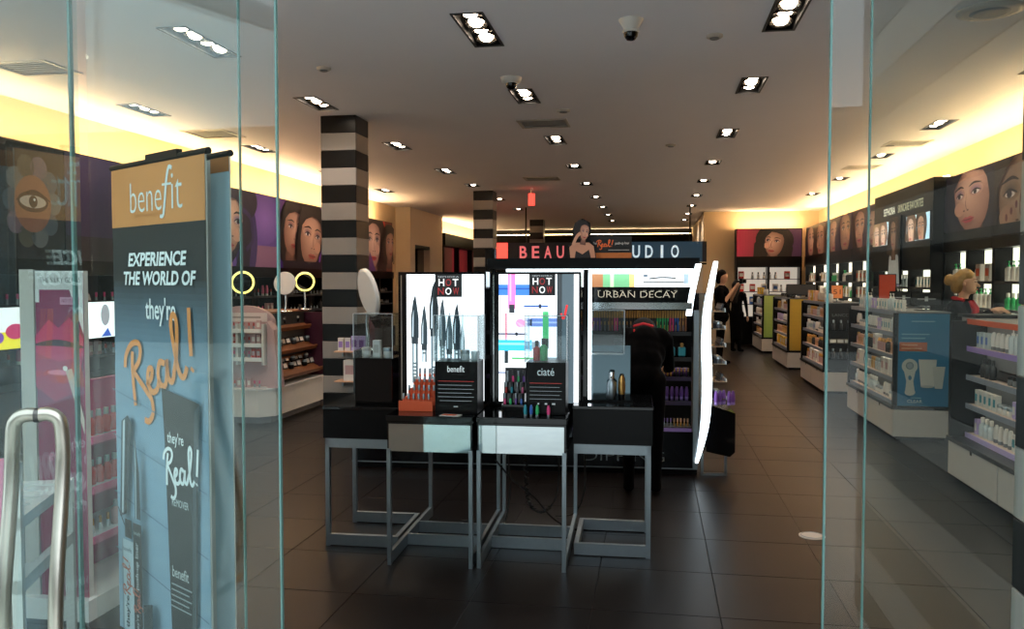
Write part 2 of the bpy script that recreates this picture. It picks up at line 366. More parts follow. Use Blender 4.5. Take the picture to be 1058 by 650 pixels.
for i in range(len(xs) - 1):
    for j in range(len(ys) - 1):
        mx, my = (xs[i] + xs[i + 1]) / 2, (ys[j] + ys[j + 1]) / 2
        if any(h[0] < mx < h[1] and h[2] < my < h[3] for h in hs): continue
        mb.add([(xs[i], ys[j], CEIL), (xs[i], ys[j + 1], CEIL), (xs[i + 1], ys[j + 1], CEIL), (xs[i + 1], ys[j], CEIL)], [(0, 1, 2, 3)])
mb.box((XL - .2, YF - .2, CEIL + .3), (XR + .2, YB + .2, CEIL + .4))
struct(mb.build('ceiling', 'ceiling'))
def ceiling_light(nm, i, x, y, n, ln, w):
    t = thing('ceiling_light', f'{ordn(i)} recessed {["", "", "two", "three", "four"][n]}-lamp ceiling light from the entrance in the {nm} row', 'ceiling light', (x, y, CEIL), 0, 'recessed ceiling lights')
    h = MB(); a, b = w / 2, ln / 2; d = .11
    h.box((-a, -b, 0), (-a + .006, b, d)).box((a - .006, -b, 0), (a, b, d)).box((-a, -b, 0), (a, -b + .006, d)).box((-a, b - .006, 0), (a, b, d)).box((-a, -b, d), (a, b, d + .006))
    h.build('housing', 'matte_black', t)
    f = MB(); e = .014
    f.box((-a - e, -b - e, -.006), (-a + .004, b + e, -.0005)).box((a - .004, -b - e, -.006), (a + e, b + e, -.0005)).box((-a, -b - e, -.006), (a, -b + .004, -.0005)).box((-a, b - .004, -.006), (a, b + e, -.0005))
    f.build('trim_frame', 'dark_grey', t)
    for k in range(n):
        yy = (k - (n - 1) / 2) * .18
        M = Matrix.Translation((0, yy, .02)) @ Matrix.Rotation(R(-14 if k % 2 else 6), 4, 'X')
        g = MB(); g.lathe([(.04, .06), (.07, .02), (.082, .0), (.079, -.002), (.054, .016)], 16, 0, M, cap=False)
        q = g.build('reflector', 'lamp_ring', t)
        MB().lathe([(.052, .014), (.044, -.002), (.025, -.01), (.002, -.013)], 14, 0, M).build('bulb', 'lamp', q)
    ld = bpy.data.lights.new('downlight', 'SPOT'); ld.energy = LAMP_W * n; ld.color = (1, .86, .72); ld.spot_size = R(140); ld.spot_blend = .7; ld.shadow_soft_size = .08
    lo = link('downlight', ld, t, (0, 0, -.03))
for f in FX: ceiling_light(*f)
for k, (x, y, w, d, c) in enumerate(VENTS):
    lab = ['white louvred ceiling vent above the left wall posters', 'white louvred ceiling vent above the skincare wall', 'grey ceiling vent behind the dome camera, centre left row', 'smaller grey ceiling vent further back in the shop', 'white louvred ceiling vent nearest the front glass on the left', 'white louvred ceiling vent further back above the right wall'][k]
    t = thing('ceiling_vent', lab, 'vent', (x, y, CEIL), 0, 'ceiling vents')
    m_ = 'white' if c == 'white' else 'offwhite'; a, b = w / 2, d / 2
    f = MB(); f.box((-a - .03, -b - .03, -.01), (-a, b + .03, -.0005)).box((a, -b - .03, -.01), (a + .03, b + .03, -.0005)).box((-a, -b - .03, -.01), (a, -b, -.0005)).box((-a, b, -.01), (a, b + .03, -.0005)); f.build('frame', m_, t)
    bx('duct', (-a, -b, .045), (a, b, .055), 'grey', t)
    n = 7
    sl = MB().box((-a, -.016, -.002), (a, .016, .002), M=Matrix.Rotation(R(35), 4, 'X')).mesh('slat', m_)
    for q in range(n): link('slat', sl, t, (0, -b + (q + .5) * d / n, .012))
# small ceiling devices
def dome_camera(x, y, label, cone):
    t = thing('dome_camera', label, 'camera', (x, y, CEIL), 0, 'ceiling cameras')
    if cone: MB().lathe([(.035, -.085), (.04, -.08), (.08, -.012), (.085, -.0005)], 20).build('mount', 'white', t); z = -.085
    else: MB().lathe([(.06, -.045), (.085, -.038), (.095, -.0005)], 20).build('mount', 'white', t); z = -.045
    MB().lathe([(.004, z - .06), (.028, z - .054), (.046, z - .032), (.05, z)], 18).build('dome', 'gloss_black', t)
    MB().lathe([(.052, z - .006), (.057, z - .003), (.057, z + .01), (.048, z + .012)], 18, cap=False).build('collar', 'white', t)
dome_camera(-.17, 5.83, 'dome camera on a white cone mount near the entrance', True)
dome_camera(-1.255, 7.3, 'low white dome camera beside the centre left ceiling lights', False)
def disc(name, x, y, r, label, cat, m='offwhite'):
    t = thing(name, label, cat, (x, y, CEIL), 0)
    MB().lathe([(r * .8, -.022), (r, -.014), (r, -.0005)], 24).build('body', m, t); MB().lathe([(r * .5, -.03), (r * .62, -.0221)], 18).build('grille', 'grey', t)
disc('ceiling_speaker', 2.17, 6.02, .2, 'large round flush ceiling speaker near the right glass', 'speaker')
disc('smoke_detector', .42, 6.3, .06, 'small round smoke detector between the two centre light rows', 'smoke detector')
disc('smoke_detector', -2.75, 6.7, .06, 'small round smoke detector left of the centre light rows', 'smoke detector')
disc('sprinkler_cover', -.95, 8.75, .07, 'round sprinkler cover behind the low dome camera', 'sprinkler')
disc('smoke_detector', .2, 11.2, .07, 'small round smoke detector far back in the ceiling', 'smoke detector')
t = thing('exit_sign', 'small red lit exit sign hanging from the ceiling at the back', 'exit sign', (-2.35, 16.0, CEIL))
bx('stem', (-.015, -.015, -.1), (.015, .015, -.0005), 'white', t); bx('case', (-.06, -.03, -.33), (.06, .03, -.1), 'red_glow', t)
# walls
struct(bx('wall_left', (XL - .15, YF - .2, -.12), (XL, YB, CEIL + .3), 'wall_paint')); struct(bx('wall_right', (XR, YF - .2, -.12), (XR + .15, YB, CEIL + .3), 'wall_paint'))
struct(bx('wall_back', (XL, YB, -.12), (XR, YB + .15, CEIL + .3), 'matte_black'))
mb = MB(); mb.box((XL - .15, YF - .2, 3.25), (XR + .15, YF + .12, CEIL + .3)); mb.box((XL - .15, YF - .2, -.12), (-6.0, YF + .12, 3.25)); mb.box((1.2, YF - .2, -.12), (XR + .15, YF + .12, 3.25))
struct(mb.build('wall_front', 'cream'))
# left jog with dark doorway, back right wall
mb = MB(); mb.box((XL, 19.5, 0), (-5.83, 19.9, CEIL)); mb.box((XL, 21.3, 0), (-5.83, 22.6, CEIL)); mb.box((XL, 19.9, 2.5), (-5.83, 21.3, CEIL)); struct(mb.build('wall_jog', 'cream'))
d = struct(bx('door_1', (-6.05, 19.9, 0), (-6.0, 21.3, 2.5), 'gloss_black')); bx('frame', (-6.0, 19.9, 2.42), (-5.84, 21.3, 2.5), 'black', d); bx('handle', (-5.99, 21.1, .95), (-5.95, 21.14, 1.2), 'steel', d)
struct(bx('wall_end', (1.25, 22.2, 0), (XR, 22.5, CEIL), 'wall_paint')); struct(bx('wall_studio_side', (1.25, 22.5, 0), (1.5, YB, CEIL), 'cream'))
# striped pillars
pm = [MB().box((-.2, -.2, -.093), (.2, .2, .093), bev=.004).mesh('panel', m) for m in ('stripe_black', 'stripe_white')]
for k, (x, y, lab) in enumerate([(-3.38, 8.82, 'black and white striped square pillar, nearest and largest'), (-3.36, 16.45, 'black and white striped square pillar in the middle distance'), (-3.4, 24.3, 'farthest striped square pillar, above the studio sign')]):
    t = thing('striped_pillar', lab, 'pillar', (x, y, 0), 0, 'striped pillars')
    bx('core', (-.19, -.19, 0), (.19, .19, CEIL - .001), 'dark_grey', t)
    n = 18; hh = CEIL / n
    for q in range(n): o = link('panel', pm[q % 2 if n % 2 else (q + 1) % 2], t, (0, 0, (q + .5) * hh))
# striped entrance portal on the right of the glass
t = struct(thing('striped_portal', 'black and white striped portal beside the right glass', 'portal', (0, 0, 0)))
del t['label'], t['category']; t.name = 'wall_portal'
sm = [MB().box((0, 0, 0), (.2, 2.0, .194), bev=.003).mesh('panel', m) for m in ('stripe_black', 'stripe_white')]
for q in range(16): link('panel', sm[q % 2], t, (.99, .5, q * .197 - .04))
# ------------------------------------------------------------------ glass front
def pane(name, x0, x1, y, z0=.0, z1=3.25, th=.012):
    o = struct(bx(name, (x0, y, z0), (x1, y + th, z1), 'glass'))
    return o
g = pane('window_1', -1.83, -1.142, 2.4); bx('glass_edge', (-1.142, 2.3995, 0), (-1.137, 2.4125, 3.25), 'glass_edge', g)
g = pane('window_2', -6.0, -1.84, 2.4); bx('glass_edge', (-1.842, 2.398, 0), (-1.834, 2.414, 3.25), 'glass_edge', g)
g = pane('window_3', .472, 1.0, 2.4); bx('glass_edge', (.467, 2.3995, 0), (.472, 2.4125, 3.25), 'glass_edge', g)
g = pane('window_4', -1.83, -1.30, 2.47); bx('glass_edge', (-1.30, 2.4695, 0), (-1.297, 2.4825, 3.25), 'glass_edge', g)
g = pane('window_5', .592, 1.0, 2.47); bx('glass_edge', (.588, 2.4695, 0), (.592, 2.4825, 3.25), 'glass_edge', g)
# open glass door leaf with curved pull handles
hx, hy = -1.80, 2.38; fd = Vector((.387, -.922, 0)); nn = Vector((.922, .387, 0)); ang = math.atan2(fd.y, fd.x)
t = thing('glass_door', 'open frameless glass door with curved metal pull handle at left', 'door', (hx, hy, 0), ang)
bx('pane', (.0, -.006, .02), (1.0, .006, 2.6), 'door_glass', t); bx('edge', (1.0, -.0062, .02), (1.004, .0062, 2.6), 'glass_edge', t); bx('rail', (0, -.018, .001), (1.0, .018, .1), 'steel', t); bx('top_rail', (0, -.018, 2.6), (1.0, .018, 2.68), 'steel', t)
for sgn in (1, -1):
    pts = [(.44, 0, 1.24)] + [(.44, sgn * v, 1.24 + w) for v, w in ((.02, .003), (.035, .0), (.048, -.008), (.058, -.03))]
    for k in range(1, 13):
        u = k / 12; pts.append((.44 - .015 * math.sin(u * math.pi * .5) + .115 * (.5 - .5 * math.cos(min(1, u / .75) * math.pi)) - .1 * max(0, u - .75), sgn * .062, 1.2 - u * .72))
    pts += [(.45, sgn * .05, .45), (.45, sgn * .02, .44), (.45, 0, .44)]
    P = [Vector(p) for p in pts]
    Q = []
    for i in range(len(P) - 1):
        p0, p1, p2, p3 = P[max(i - 1, 0)], P[i], P[i + 1], P[min(i + 2, len(P) - 1)]
        for k in range(4):
            u = k / 4; Q.append(.5 * (2 * p1 + (p2 - p0) * u + (2 * p0 - 5 * p1 + 4 * p2 - p3) * u * u + (3 * p1 - p0 - 3 * p2 + p3) * u ** 3))
    Q.append(P[-1])
    MB().tube(Q, .0185, 14).build('pull_handle', 'brushed', t)
MB().lathe([(.0195, -.006), (.0195, .006)], 16, 0, Matrix.Translation((.44, 0, 1.24)) @ Matrix.Rotation(R(90), 4, 'X')).build('collar', 'dark_grey', t)

# ================================================================== PRODUCTS (each one a thing of its own)
PM = {}
def product_meshes(kind, m1, m2):
    k = (kind, m1, m2)
    if k in PM: return PM[k]
    L = []
    if kind == 'box':
        L = [('carton', MB().box((-.026, -.02, 0), (.026, .02, .115), bev=.002).mesh('carton', m1)), ('front_label', MB().box((-.018, -.0212, .03), (.018, -.0202, .085)).mesh('front_label', m2))]
    elif kind == 'bigbox':
        L = [('carton', MB().box((-.055, -.035, 0), (.055, .035, .16), bev=.003).mesh('carton', m1)), ('front_label', MB().box((-.04, -.0362, .05), (.04, -.0352, .12)).mesh('front_label', m2))]
    elif kind == 'bottle':
        L = [('bottle', MB().lathe([(.022, 0), (.026, .004), (.026, .085), (.012, .1), (.011, .108)], 12).mesh('bottle', m1)), ('cap', MB().lathe([(.014, .104), (.014, .14), (.012, .142)], 12).mesh('cap', m2))]
    elif kind == 'flacon':
        L = [('bottle', MB().box((-.035, -.016, 0), (.035, .016, .09), bev=.008).mesh('bottle', m1)), ('cap', MB().lathe([(.016, .089), (.016, .125), (.013, .128)], 12).mesh('cap', m2))]
    elif kind == 'jar':
        L = [('jar', MB().lathe([(.026, 0), (.03, .006), (.03, .04), (.027, .044)], 14).mesh('jar', m1)), ('lid', MB().lathe([(.031, .042), (.031, .062), (.028, .065)], 14).mesh('lid', m2))]
    elif kind == 'pump':
        mbp = MB().lathe([(.012, .125), (.012, .14), (.004, .142), (.004, .165)], 10); mbp.box((-.03, -.006, .163), (.01, .006, .175), bev=.003)
        L = [('bottle', MB().lathe([(.026, 0), (.029, .005), (.029, .11), (.014, .126)], 12).mesh('bottle', m1)), ('pump_head', mbp.mesh('pump_head', m2))]
    elif kind == 'tube':
        L = [('tube', MB().lathe([(.017, .024), (.021, .05), (.018, .1), (.01, .128)], 10).mesh('tube', m1)), ('cap', MB().lathe([(.018, 0), (.018, .025)], 10).mesh('cap', m2))]
    elif kind == 'lipstick':
        L = [('case', MB().lathe([(.0095, 0), (.0095, .035), (.008, .036), (.008, .05)], 8).mesh('case', m2)), ('cap', MB().lathe([(.0092, .045), (.0092, .082), (.008, .084)], 8).mesh('cap', m1))]
    elif kind == 'pencil':
        L = [('barrel', MB().lathe([(.006, 0), (.006, .1), (.0035, .112)], 8).mesh('barrel', m1)), ('cap', MB().lathe([(.0068, .085), (.0068, .13), (.004, .134)], 8).mesh('cap', m2))]
    elif kind == 'palette':
        a = MB().box((-.05, -.008, 0), (.05, .008, .07), bev=.003, M=Matrix.Translation((0, 0, .007)) @ Matrix.Rotation(R(-18), 4, 'X') @ Matrix.Translation((0, .01, .003)))
        b = MB().box((-.04, -.0095, .012), (.04, -.0085, .058), M=Matrix.Translation((0, 0, .007)) @ Matrix.Rotation(R(-18), 4, 'X') @ Matrix.Translation((0, .01, .003)))
        L = [('case', a.mesh('case', m1)), ('lid_plate', b.mesh('lid_plate', m2))]
    PM[k] = L; return L
NAME = {'box': 'carton', 'bigbox': 'gift_box', 'bottle': 'bottle', 'flacon': 'perfume_bottle', 'jar': 'jar', 'pump': 'pump_bottle', 'tube': 'cream_tube', 'lipstick': 'lipstick', 'pencil': 'eye_pencil', 'palette': 'makeup_palette'}
CAT = {'box': 'box', 'bigbox': 'box', 'bottle': 'bottle', 'flacon': 'perfume', 'jar': 'jar', 'pump': 'bottle', 'tube': 'tube', 'lipstick': 'lipstick', 'pencil': 'pencil', 'palette': 'palette'}
CW = {'frost': 'frosted', 'white': 'white', 'peach': 'peach', 'gold': 'gold', 'pink': 'pink', 'purple': 'purple', 'violet': 'violet', 'lilac': 'lilac', 'teal': 'teal', 'blue': 'blue', 'green': 'green', 'red': 'red', 'orange': 'orange', 'amber': 'amber', 'black': 'black', 'dark_grey': 'dark grey', 'grey': 'grey', 'pale_pink': 'pale pink', 'magenta': 'magenta', 'hotpink': 'bright pink', 'steel': 'silver', 'chrome': 'silver', 'yellow': 'yellow', 'offwhite': 'off-white', 'gloss_black': 'glossy black', 'wood': 'brown'}
def put(kind, m1, m2, loc, rz, where, s=1.0, tilt=0):
    L = product_meshes(kind, m1, m2)
    r = link(NAME[kind], L[0][1], None, loc, rz); r.scale = (s, s, s)
    if tilt: r.rotation_euler = (tilt, 0, rz)
    kn = {'box': 'carton', 'bigbox': 'gift box', 'flacon': 'perfume bottle', 'pump': 'pump bottle', 'tube': 'cream tube', 'pencil': 'eye pencil', 'palette': 'makeup palette'}.get(kind, kind)
    tag(r, f'{CW.get(m1, m1)} {kn} on the {where}', CAT[kind], where)
    for nm, me in L[1:]: link(nm, me, r)
    return r
PAL = {'skin': [('box', 'white', 'teal'), ('pump', 'frost', 'white'), ('bottle', 'frost', 'white'), ('jar', 'white', 'steel'), ('tube', 'white', 'grey'), ('box', 'frost', 'blue'), ('box', 'lilac', 'white')],
       'scent': [('flacon', 'amber', 'gold'), ('flacon', 'frost', 'steel'), ('bigbox', 'white', 'pale_pink'), ('flacon', 'pale_pink', 'gold'), ('box', 'peach', 'gold'), ('bottle', 'dark_grey', 'gold')],
       'body': [('bigbox', 'peach', 'white'), ('tube', 'offwhite', 'gold'), ('bigbox', 'yellow', 'white'), ('pump', 'white', 'dark_grey'), ('box', 'white', 'orange')],
       'dark': [('palette', 'black', 'dark_grey'), ('bottle', 'dark_grey', 'black'), ('lipstick', 'black', 'steel'), ('palette', 'gloss_black', 'steel'), ('jar', 'grey', 'black')],
       'pinks': [('lipstick', 'hotpink', 'steel'), ('box', 'pale_pink', 'white'), ('lipstick', 'red', 'steel'), ('tube', 'pink', 'white'), ('palette', 'pale_pink', 'white')],
       'wall': [('pump', 'white', 'green'), ('bigbox', 'white', 'yellow'), ('bottle', 'green', 'white'), ('bigbox', 'offwhite', 'orange'), ('tube', 'white', 'blue'), ('bottle', 'dark_grey', 'white')]}
def row(pal, p0, p1, z, rz, where, gap=.085, s=1.0, runs=4, jit=.006, tilt=0):
    """things lined up from p0 to p1 (world x,y), several of a kind side by side"""
    d = Vector((p1[0] - p0[0], p1[1] - p0[1])); n = max(1, int(d.length / gap)); cur = None; left = 0
    for i in range(n):
        if left <= 0: cur = random.choice(PAL[pal]) if isinstance(pal, str) else random.choice(pal); left = random.randint(2, runs)
        left -= 1; u = (i + .5) / n
        g = .125 if cur[0] == 'bigbox' else .0
        if g and i % 2: continue
        put(*cur, (p0[0] + d.x * u + random.uniform(-jit, jit) * .3, p0[1] + d.y * u, z), rz, where, s, tilt)

# ================================================================== RIGHT AISLE GONDOLAS
def gondola(y0, y1, label, desc, pals, end=None, xf=2.37, dep=.56, H=1.28, gap=.085, lip='shelf_lip', lips=None, sb=.03, toplen=None):
    t = thing('shelf_gondola', label, 'display shelf', (xf, y0, 0), 0, 'low shelf gondolas along the right aisle'); L = y1 - y0
    bx('kick', (.05, .05, 0), (dep - .05, L - .05, .04), 'matte_black', t)
    n = 2; w = L / n
    for q in range(n):
        p = bx('base_panel', (0, q * w + .008, .04), (dep / 2, (q + 1) * w - .008, .31), 'offwhite', t, .004); bx('finger_notch', (-.001, q * w + w / 2 - .02, .28), (.006, q * w + w / 2 + .02, .3101), 'matte_black', p)
        bx('base_panel', (dep / 2 + .004, q * w + .008, .04), (dep, (q + 1) * w - .008, .31), 'offwhite', t, .004)
    bx('base_end', (.006, -.012, .04), (dep - .006, .006, .31), 'offwhite', t)
    bx('ledge', (-.012, -.014, .31), (dep + .012, L + .012, .345), 'black', t, .004)
    for yy in (0, L - .04): bx('end_panel', (0.0, yy, .345), (dep, yy + .04, H), 'black', t)
    bx('spine', (dep / 2 - .015, .04, .345), (dep / 2 + .015, L - .04, H), 'grey', t)
    zs = [.365, .6, .83, 1.06]
    for z in zs:
        for sx in (0, 1):
            a, b = (sb, dep / 2 - .015) if sx == 0 else (dep / 2 + .015, dep - sb)
            sh = bx('shelf', (a, .04, z), (b, L - .04, z + .014), 'shelf_deck', t)
            bx('price_rail', ((a - .008) if sx == 0 else b, .04, z - .022), (a if sx == 0 else b + .008, L - .04, z + .02), lips[zs.index(z)] if lips else lip, sh)
        if z > .4: bx('shelf_light', (sb + .045, .06, z - .012), (sb + .06, L - .06, z - .001), 'shelf_strip', t)
    tp = bx('top', (sb, .0, H), (dep - sb, L, H + .014), 'grey', t); bx('price_rail', (sb - .008, .04, H - .024), (sb, L - .04, H + .018), lips[4] if lips else lip, tp); bx('shelf_light', (sb + .045, .06, H - .012), (sb + .06, L - .06, H - .001), 'shelf_strip', t)
    for q, z in enumerate(zs): row(pals[q % len(pals)], (xf + sb + .065, y0 + .08), (xf + sb + .065, y1 - .08), z + .0142, -math.pi / 2, f'{["bottom", "lower", "middle", "upper"][q]} shelf of the {desc}', gap, 1.06)
    row(pals[-1], (xf + sb + .09, y0 + .08), (xf + sb + .09, y0 + toplen if toplen else y1 - .08), H + .0142, -math.pi / 2, f'top of the {desc}', gap * 1.3, 1.0)
    if end: end(t, dep, H)
    return t
def end_blue(t, dep, H):
    p = Print(.04, .35, dep - .045, H - .005, '1f6f97', y=-.006)
    bx('end_poster', (.035, -.005, .348), (dep - .04, -.0005, H - .002), 'dark_grey', t)
    p.rect(.16, 1.195, .38, 1.203, '86aebf'); p.rect(.05, .9, .31, .99, 'b3613c')
    for z, w in ((1.07, .26), (1.03, .22)): p.rect(.07, z - .006, .07 + w, z + .006, '6fa2b8')
    p.rect(.07, .957, .22, .969, 'cf9a78'); p.rect(.07, .922, .26, .934, 'cf9a78')
    body = 'b7bab4'
    p.ell(.15, .75, .075, .075, body); p.poly([(.09, .73), (.21, .73), (.185, .6), (.2, .5), (.11, .5), (.12, .6)], body); p.ell(.155, .49, .05, .035, body)
    p.ell(.15, .755, .038, .038, '6f7f86'); p.ell(.15, .755, .027, .027, '8f9aa0'); p.ell(.152, .635, .016, .024, '3b6c8c')
    p.poly([(.23, .82), (.4, .82), (.38, .55), (.255, .55)], 'bfbfb8'); p.poly([(.36, .75), (.48, .75), (.455, .53), (.385, .53)], 'b0b3ae'); p.ell(.315, .55, .062, .014, 'a4a8a4')
    p.rect(.16, .43, .26, .438, '86b5c6'); p.text('CLEAR', .2, .4, .14, .03, 'cfdde0')
    p.build('end_print', 'print', t)
def end_lit(c1, c2, words):
    def f(t, dep, H):
        bx('end_poster', (.035, -.005, .348), (dep - .04, -.0005, H - .002), 'dark_grey', t)
        p = Print(.04, .35, dep - .045, H - .005, c1, y=-.006); p.grad(.04, .35, dep - .045, H - .005, c1, c2, horiz=False)
        for k in range(3):
            z = .45 + .28 * k; p.rect(.24, z, .34, z + .12, '2a2118'); p.rect(.26, z + .12, .32, z + .16, '8a7340')
        if words: p.text(words, .27, H - .1, .32, .045, '9a9a9a')
        p.build('end_print', 'print', t)
    return f
def end_black(t, dep, H):
    p = Print(.04, .35, dep - .045, H - .005, '0c0b0c', y=-.001)
    p.text('LANCOME', .27, 1.12, .32, .04, '6f7074'); p.build('end_print', 'print', t)
    for k in range(3):
        z = .5 + .2 * k; s = bx('end_shelf', (.05, -.09, z), (dep - .05, -.001, z + .01), 'gloss_black', t)
        for q in range(4): put('palette' if k % 2 else 'bottle', 'dark_grey', 'steel', (2.37 + .12 + .1 * q, 12.35 - .045, z + .0102), 0, f'{["lower", "middle", "upper"][k]} end shelf of the black-ended gondola')
gondola(5.25, 7.25, 'black and white shelf gondola cut off by the striped portal, nearest on the right', 'nearest right gondola', ['skin', 'skin', 'dark', 'skin', 'body'], lips=['lilac', 'shelf_lip', 'shelf_lip', 'violet', 'orange'], sb=.12, toplen=1.25)
gondola(8.85, 10.85, 'shelf gondola with a blue poster on its near end', 'blue-poster gondola', ['skin', 'scent', 'scent', 'skin', 'skin'], end_blue)
gondola(12.35, 14.2, 'shelf gondola with a black glossy near end, third along the right aisle', 'black-ended gondola', ['scent', 'scent', 'skin', 'scent', 'body'], end_black)
gondola(15.62, 17.5, 'shelf gondola with a yellow near end, fourth along the right aisle', 'yellow-ended gondola', ['body', 'scent', 'skin', 'scent', 'dark'], end_lit('b08a2a', 'd2ad3e', None), gap=.12)
gondola(19.2, 21.0, 'shelf gondola with a pale green near end, farthest along the right aisle', 'green-ended gondola', ['scent', 'skin', 'body', 'skin', 'body'], end_lit('7f9a45', 'a9bb62', None), gap=.14)
# toppers
def topper(name, x, y, z, w, h, label, col, txt=None, lit='print', ink='eeeeee'):
    t = thing(name, label, 'sign', (x, y, z)); bx('foot', (-w * .35, -.04, 0), (w * .35, .04, .008), 'black', t); bx('stem', (-.01, -.006, .008), (.01, .006, .05), 'steel', t)
    bx('board', (-w / 2, -.008, .05), (w / 2, .008, .05 + h), 'black', t)
    p = Print(-w / 2 + .008, .058, w / 2 - .008, .042 + h, col, y=-.009)
    if txt: p.text(txt, 0, .05 + h / 2, w * .6, h * .35, ink)
    p.build('face', lit, t)
topper('counter_sign', 2.62, 15.8, 1.294, .5, .2, 'grey sign standing on the gondola with the yellow end', '3a3d40')
topper('counter_sign', 2.62, 12.75, 1.294, .17, .2, 'small glowing orange price sign on the third right gondola', 'e8894c', '51', 'softlit', '5a2c18')
topper('counter_sign', 2.8, 9.3, 1.294, .3, .14, 'dark counter sign on the gondola with the blue poster, nearer one', '17191b', '+', ink='b9bcbd')
topper('counter_sign', 2.8, 10.1, 1.294, .3, .14, 'dark counter sign on the gondola with the blue poster, farther one', '17191b', '+', ink='b9bcbd')
topper('counter_sign', 2.75, 11.0 - .4, 1.294, .2, .34, 'orange and peach card sign on the gondola with the blue poster', 'c2462a')

# ================================================================== WALL DISPLAY UNITS with posters
def wall_unit(side, xf, xb, y0, y1, zp, label, where, art, fz=None, zt=2.9, lit=True, pal='wall', shelves=(1.0, 1.28, 1.58), light='lit_back', artmat='softlit'):
    """side +1: right wall facing -X, -1: left wall facing +X. Local: front faces -Y, x along the wall"""
    L = y1 - y0; D = abs(xb - xf)
    if side > 0: loc, rz = (xf, y1, 0), -math.pi / 2
    else: loc, rz = (xf, y0, 0), math.pi / 2
    t = thing('wall_display', label, 'wall display', loc, rz, 'wall display units')
    fz = fz if fz is not None else zp - .24
    bx('header', (0.004, 0, zp), (L - .004, D - .02, zt), 'black', t); bx('fascia', (0.004, -.03, fz), (L - .004, D - .02, zp), 'black', t)
    bx('cabinet', (0.004, -.05, 0), (L - .004, D - .02, .6), 'black', t)
    for q in range(2):
        dd = bx('cabinet_door', (.02 + q * (L / 2), -.062, .06), (L / 2 - .01 + q * (L / 2), -.05, .58), 'dark_grey', t); bx('handle', (.05 + q * (L / 2), -.07, .54), (.2 + q * (L / 2), -.062, .55), 'steel', dd)
    n = max(2, round(L / 1.1))
    for q in range(n + 1): bx('upright', (max(.004, q * L / n - .04), -.01, .6), (min(L - .004, q * L / n + .04), D - .02, fz), 'black', t)
    bd = .17 if side > 0 else D - .05; bx('back_panel', (.02, bd, .6), (L - .02, bd + .02, fz), light if lit else 'dark_grey', t)
    for z in shelves:
        if z > fz - .1: continue
        s = bx('shelf', (.01, .0, z), (L - .01, bd - .002, z + .016), 'white' if lit else 'black', t); bx('price_rail', (.01, -.01, z - .012), (L - .01, 0, z + .02), 'dark_grey', s)
    M = Matrix.Translation(loc) @ Matrix.Rotation(rz, 4, 'Z')
    for k, z in enumerate(shelves):
        if z > fz - .16: continue
        a = M @ Vector((.1, .08, 0)); b = M @ Vector((L - .1, .08, 0))
        row(pal, (a.x, a.y), (b.x, b.y), z + .0162, rz, f'{["lower", "middle", "upper"][k]} shelf of the {where}', .13, 1.25)
    if art:
        p = Print(.01, zp + .01, L - .01, zt - .01, None, y=-.001); art(p, L, zp + .01, zt - .01); p.build('poster_print', artmat, t)
    # warm strip on top of the unit, washing the wall and ceiling
    bx('cove_light', (.02, D * .24, zt), (L - .02, D * .24 + .05, zt + .012), 'cove', t)
    return t
def art_two(p, L, z0, z1):
    p.grad(0, z0, L, z1, '2a1a3c', '5a3a4a'); p.glow(.12 * L, z0 + .1, .45, .3, '7a3a58', '2e1c3c'); p.face(L * .56, (z0 + z1) / 2 + .03, .86, 'b98a74', '1c1424', 'a83c48', turn=-.7, rot=.08, hairw=1.35, sx=2.0, shadow='7c5248', lid='553a6c')
def art_close(p, L, z0, z1):
    p.grad(0, z0, L, z1, '6e543f', '4a3428'); p.face(L * .3, (z0 + z1) / 2 - .12, 1.3, '8f705a', '2a1c18', '5a2424', turn=-.4, shadow='654638', lid='3a2420', sx=1.7); p.face(L * .8, (z0 + z1) / 2, 1.0, '8a6a54', '2a1c18', '7a2c2c', shadow='5d4034', sx=1.7)
    for k in range(9): p.ell(L * .15 + .12 * k, z0 + .05 + .06 * (k % 4), .03, .04, '5c2028')
def art_multi(seed, cols, bg0, bg1):
    def f(p, L, z0, z1):
        rr = random.Random(seed); p.grad(0, z0, L, z1, bg0, bg1); n = max(2, int(L / 1.0))
        for k in range(n):
            x = (k + .5) * L / n; c = rr.choice(cols)
            p.rect(x - .5, z0, x - .44, z1, '1a1020'); p.face(x, (z0 + z1) / 2 + rr.uniform(-.06, .06), rr.uniform(.75, 1.0), c, rr.choice(['1c1218', '2a1830', '3a2018']), 'a04450', turn=rr.uniform(-.9, .9), shadow='74493e', sx=1.6)
    return f
wall_unit(1, 3.65, XR, 7.2, 9.84, 2.2, 'right wall display with brown close-up faces poster, nearest the portal', 'brown-faces wall display', art_close)
wall_unit(1, 3.65, XR, 9.84, 11.41, 2.2, 'right wall display with a large purple-toned face poster', 'large-face wall display', art_two)
def art_sk(p, L, z0, z1):
    p.rect(0.01, z0, L - .01, z1, '0a0a0b')
    p.text('SEPHORA', L * .3, 2.65, .62, .11, 'f2efdc', bold=.012); p.text('SKINCARE FAVORITES', L * .66, 2.65, 1.16, .11, 'b9b596', bold=.004)
sk = wall_unit(1, 3.5, XR, 11.41, 14.3, 2.12, 'black skincare wall display with white lettering and four bright face panels', 'skincare wall display', art_sk, fz=1.75, pal='skin', artmat='sign_lit', zt=2.93, shelves=(1.0, 1.25, 1.5))
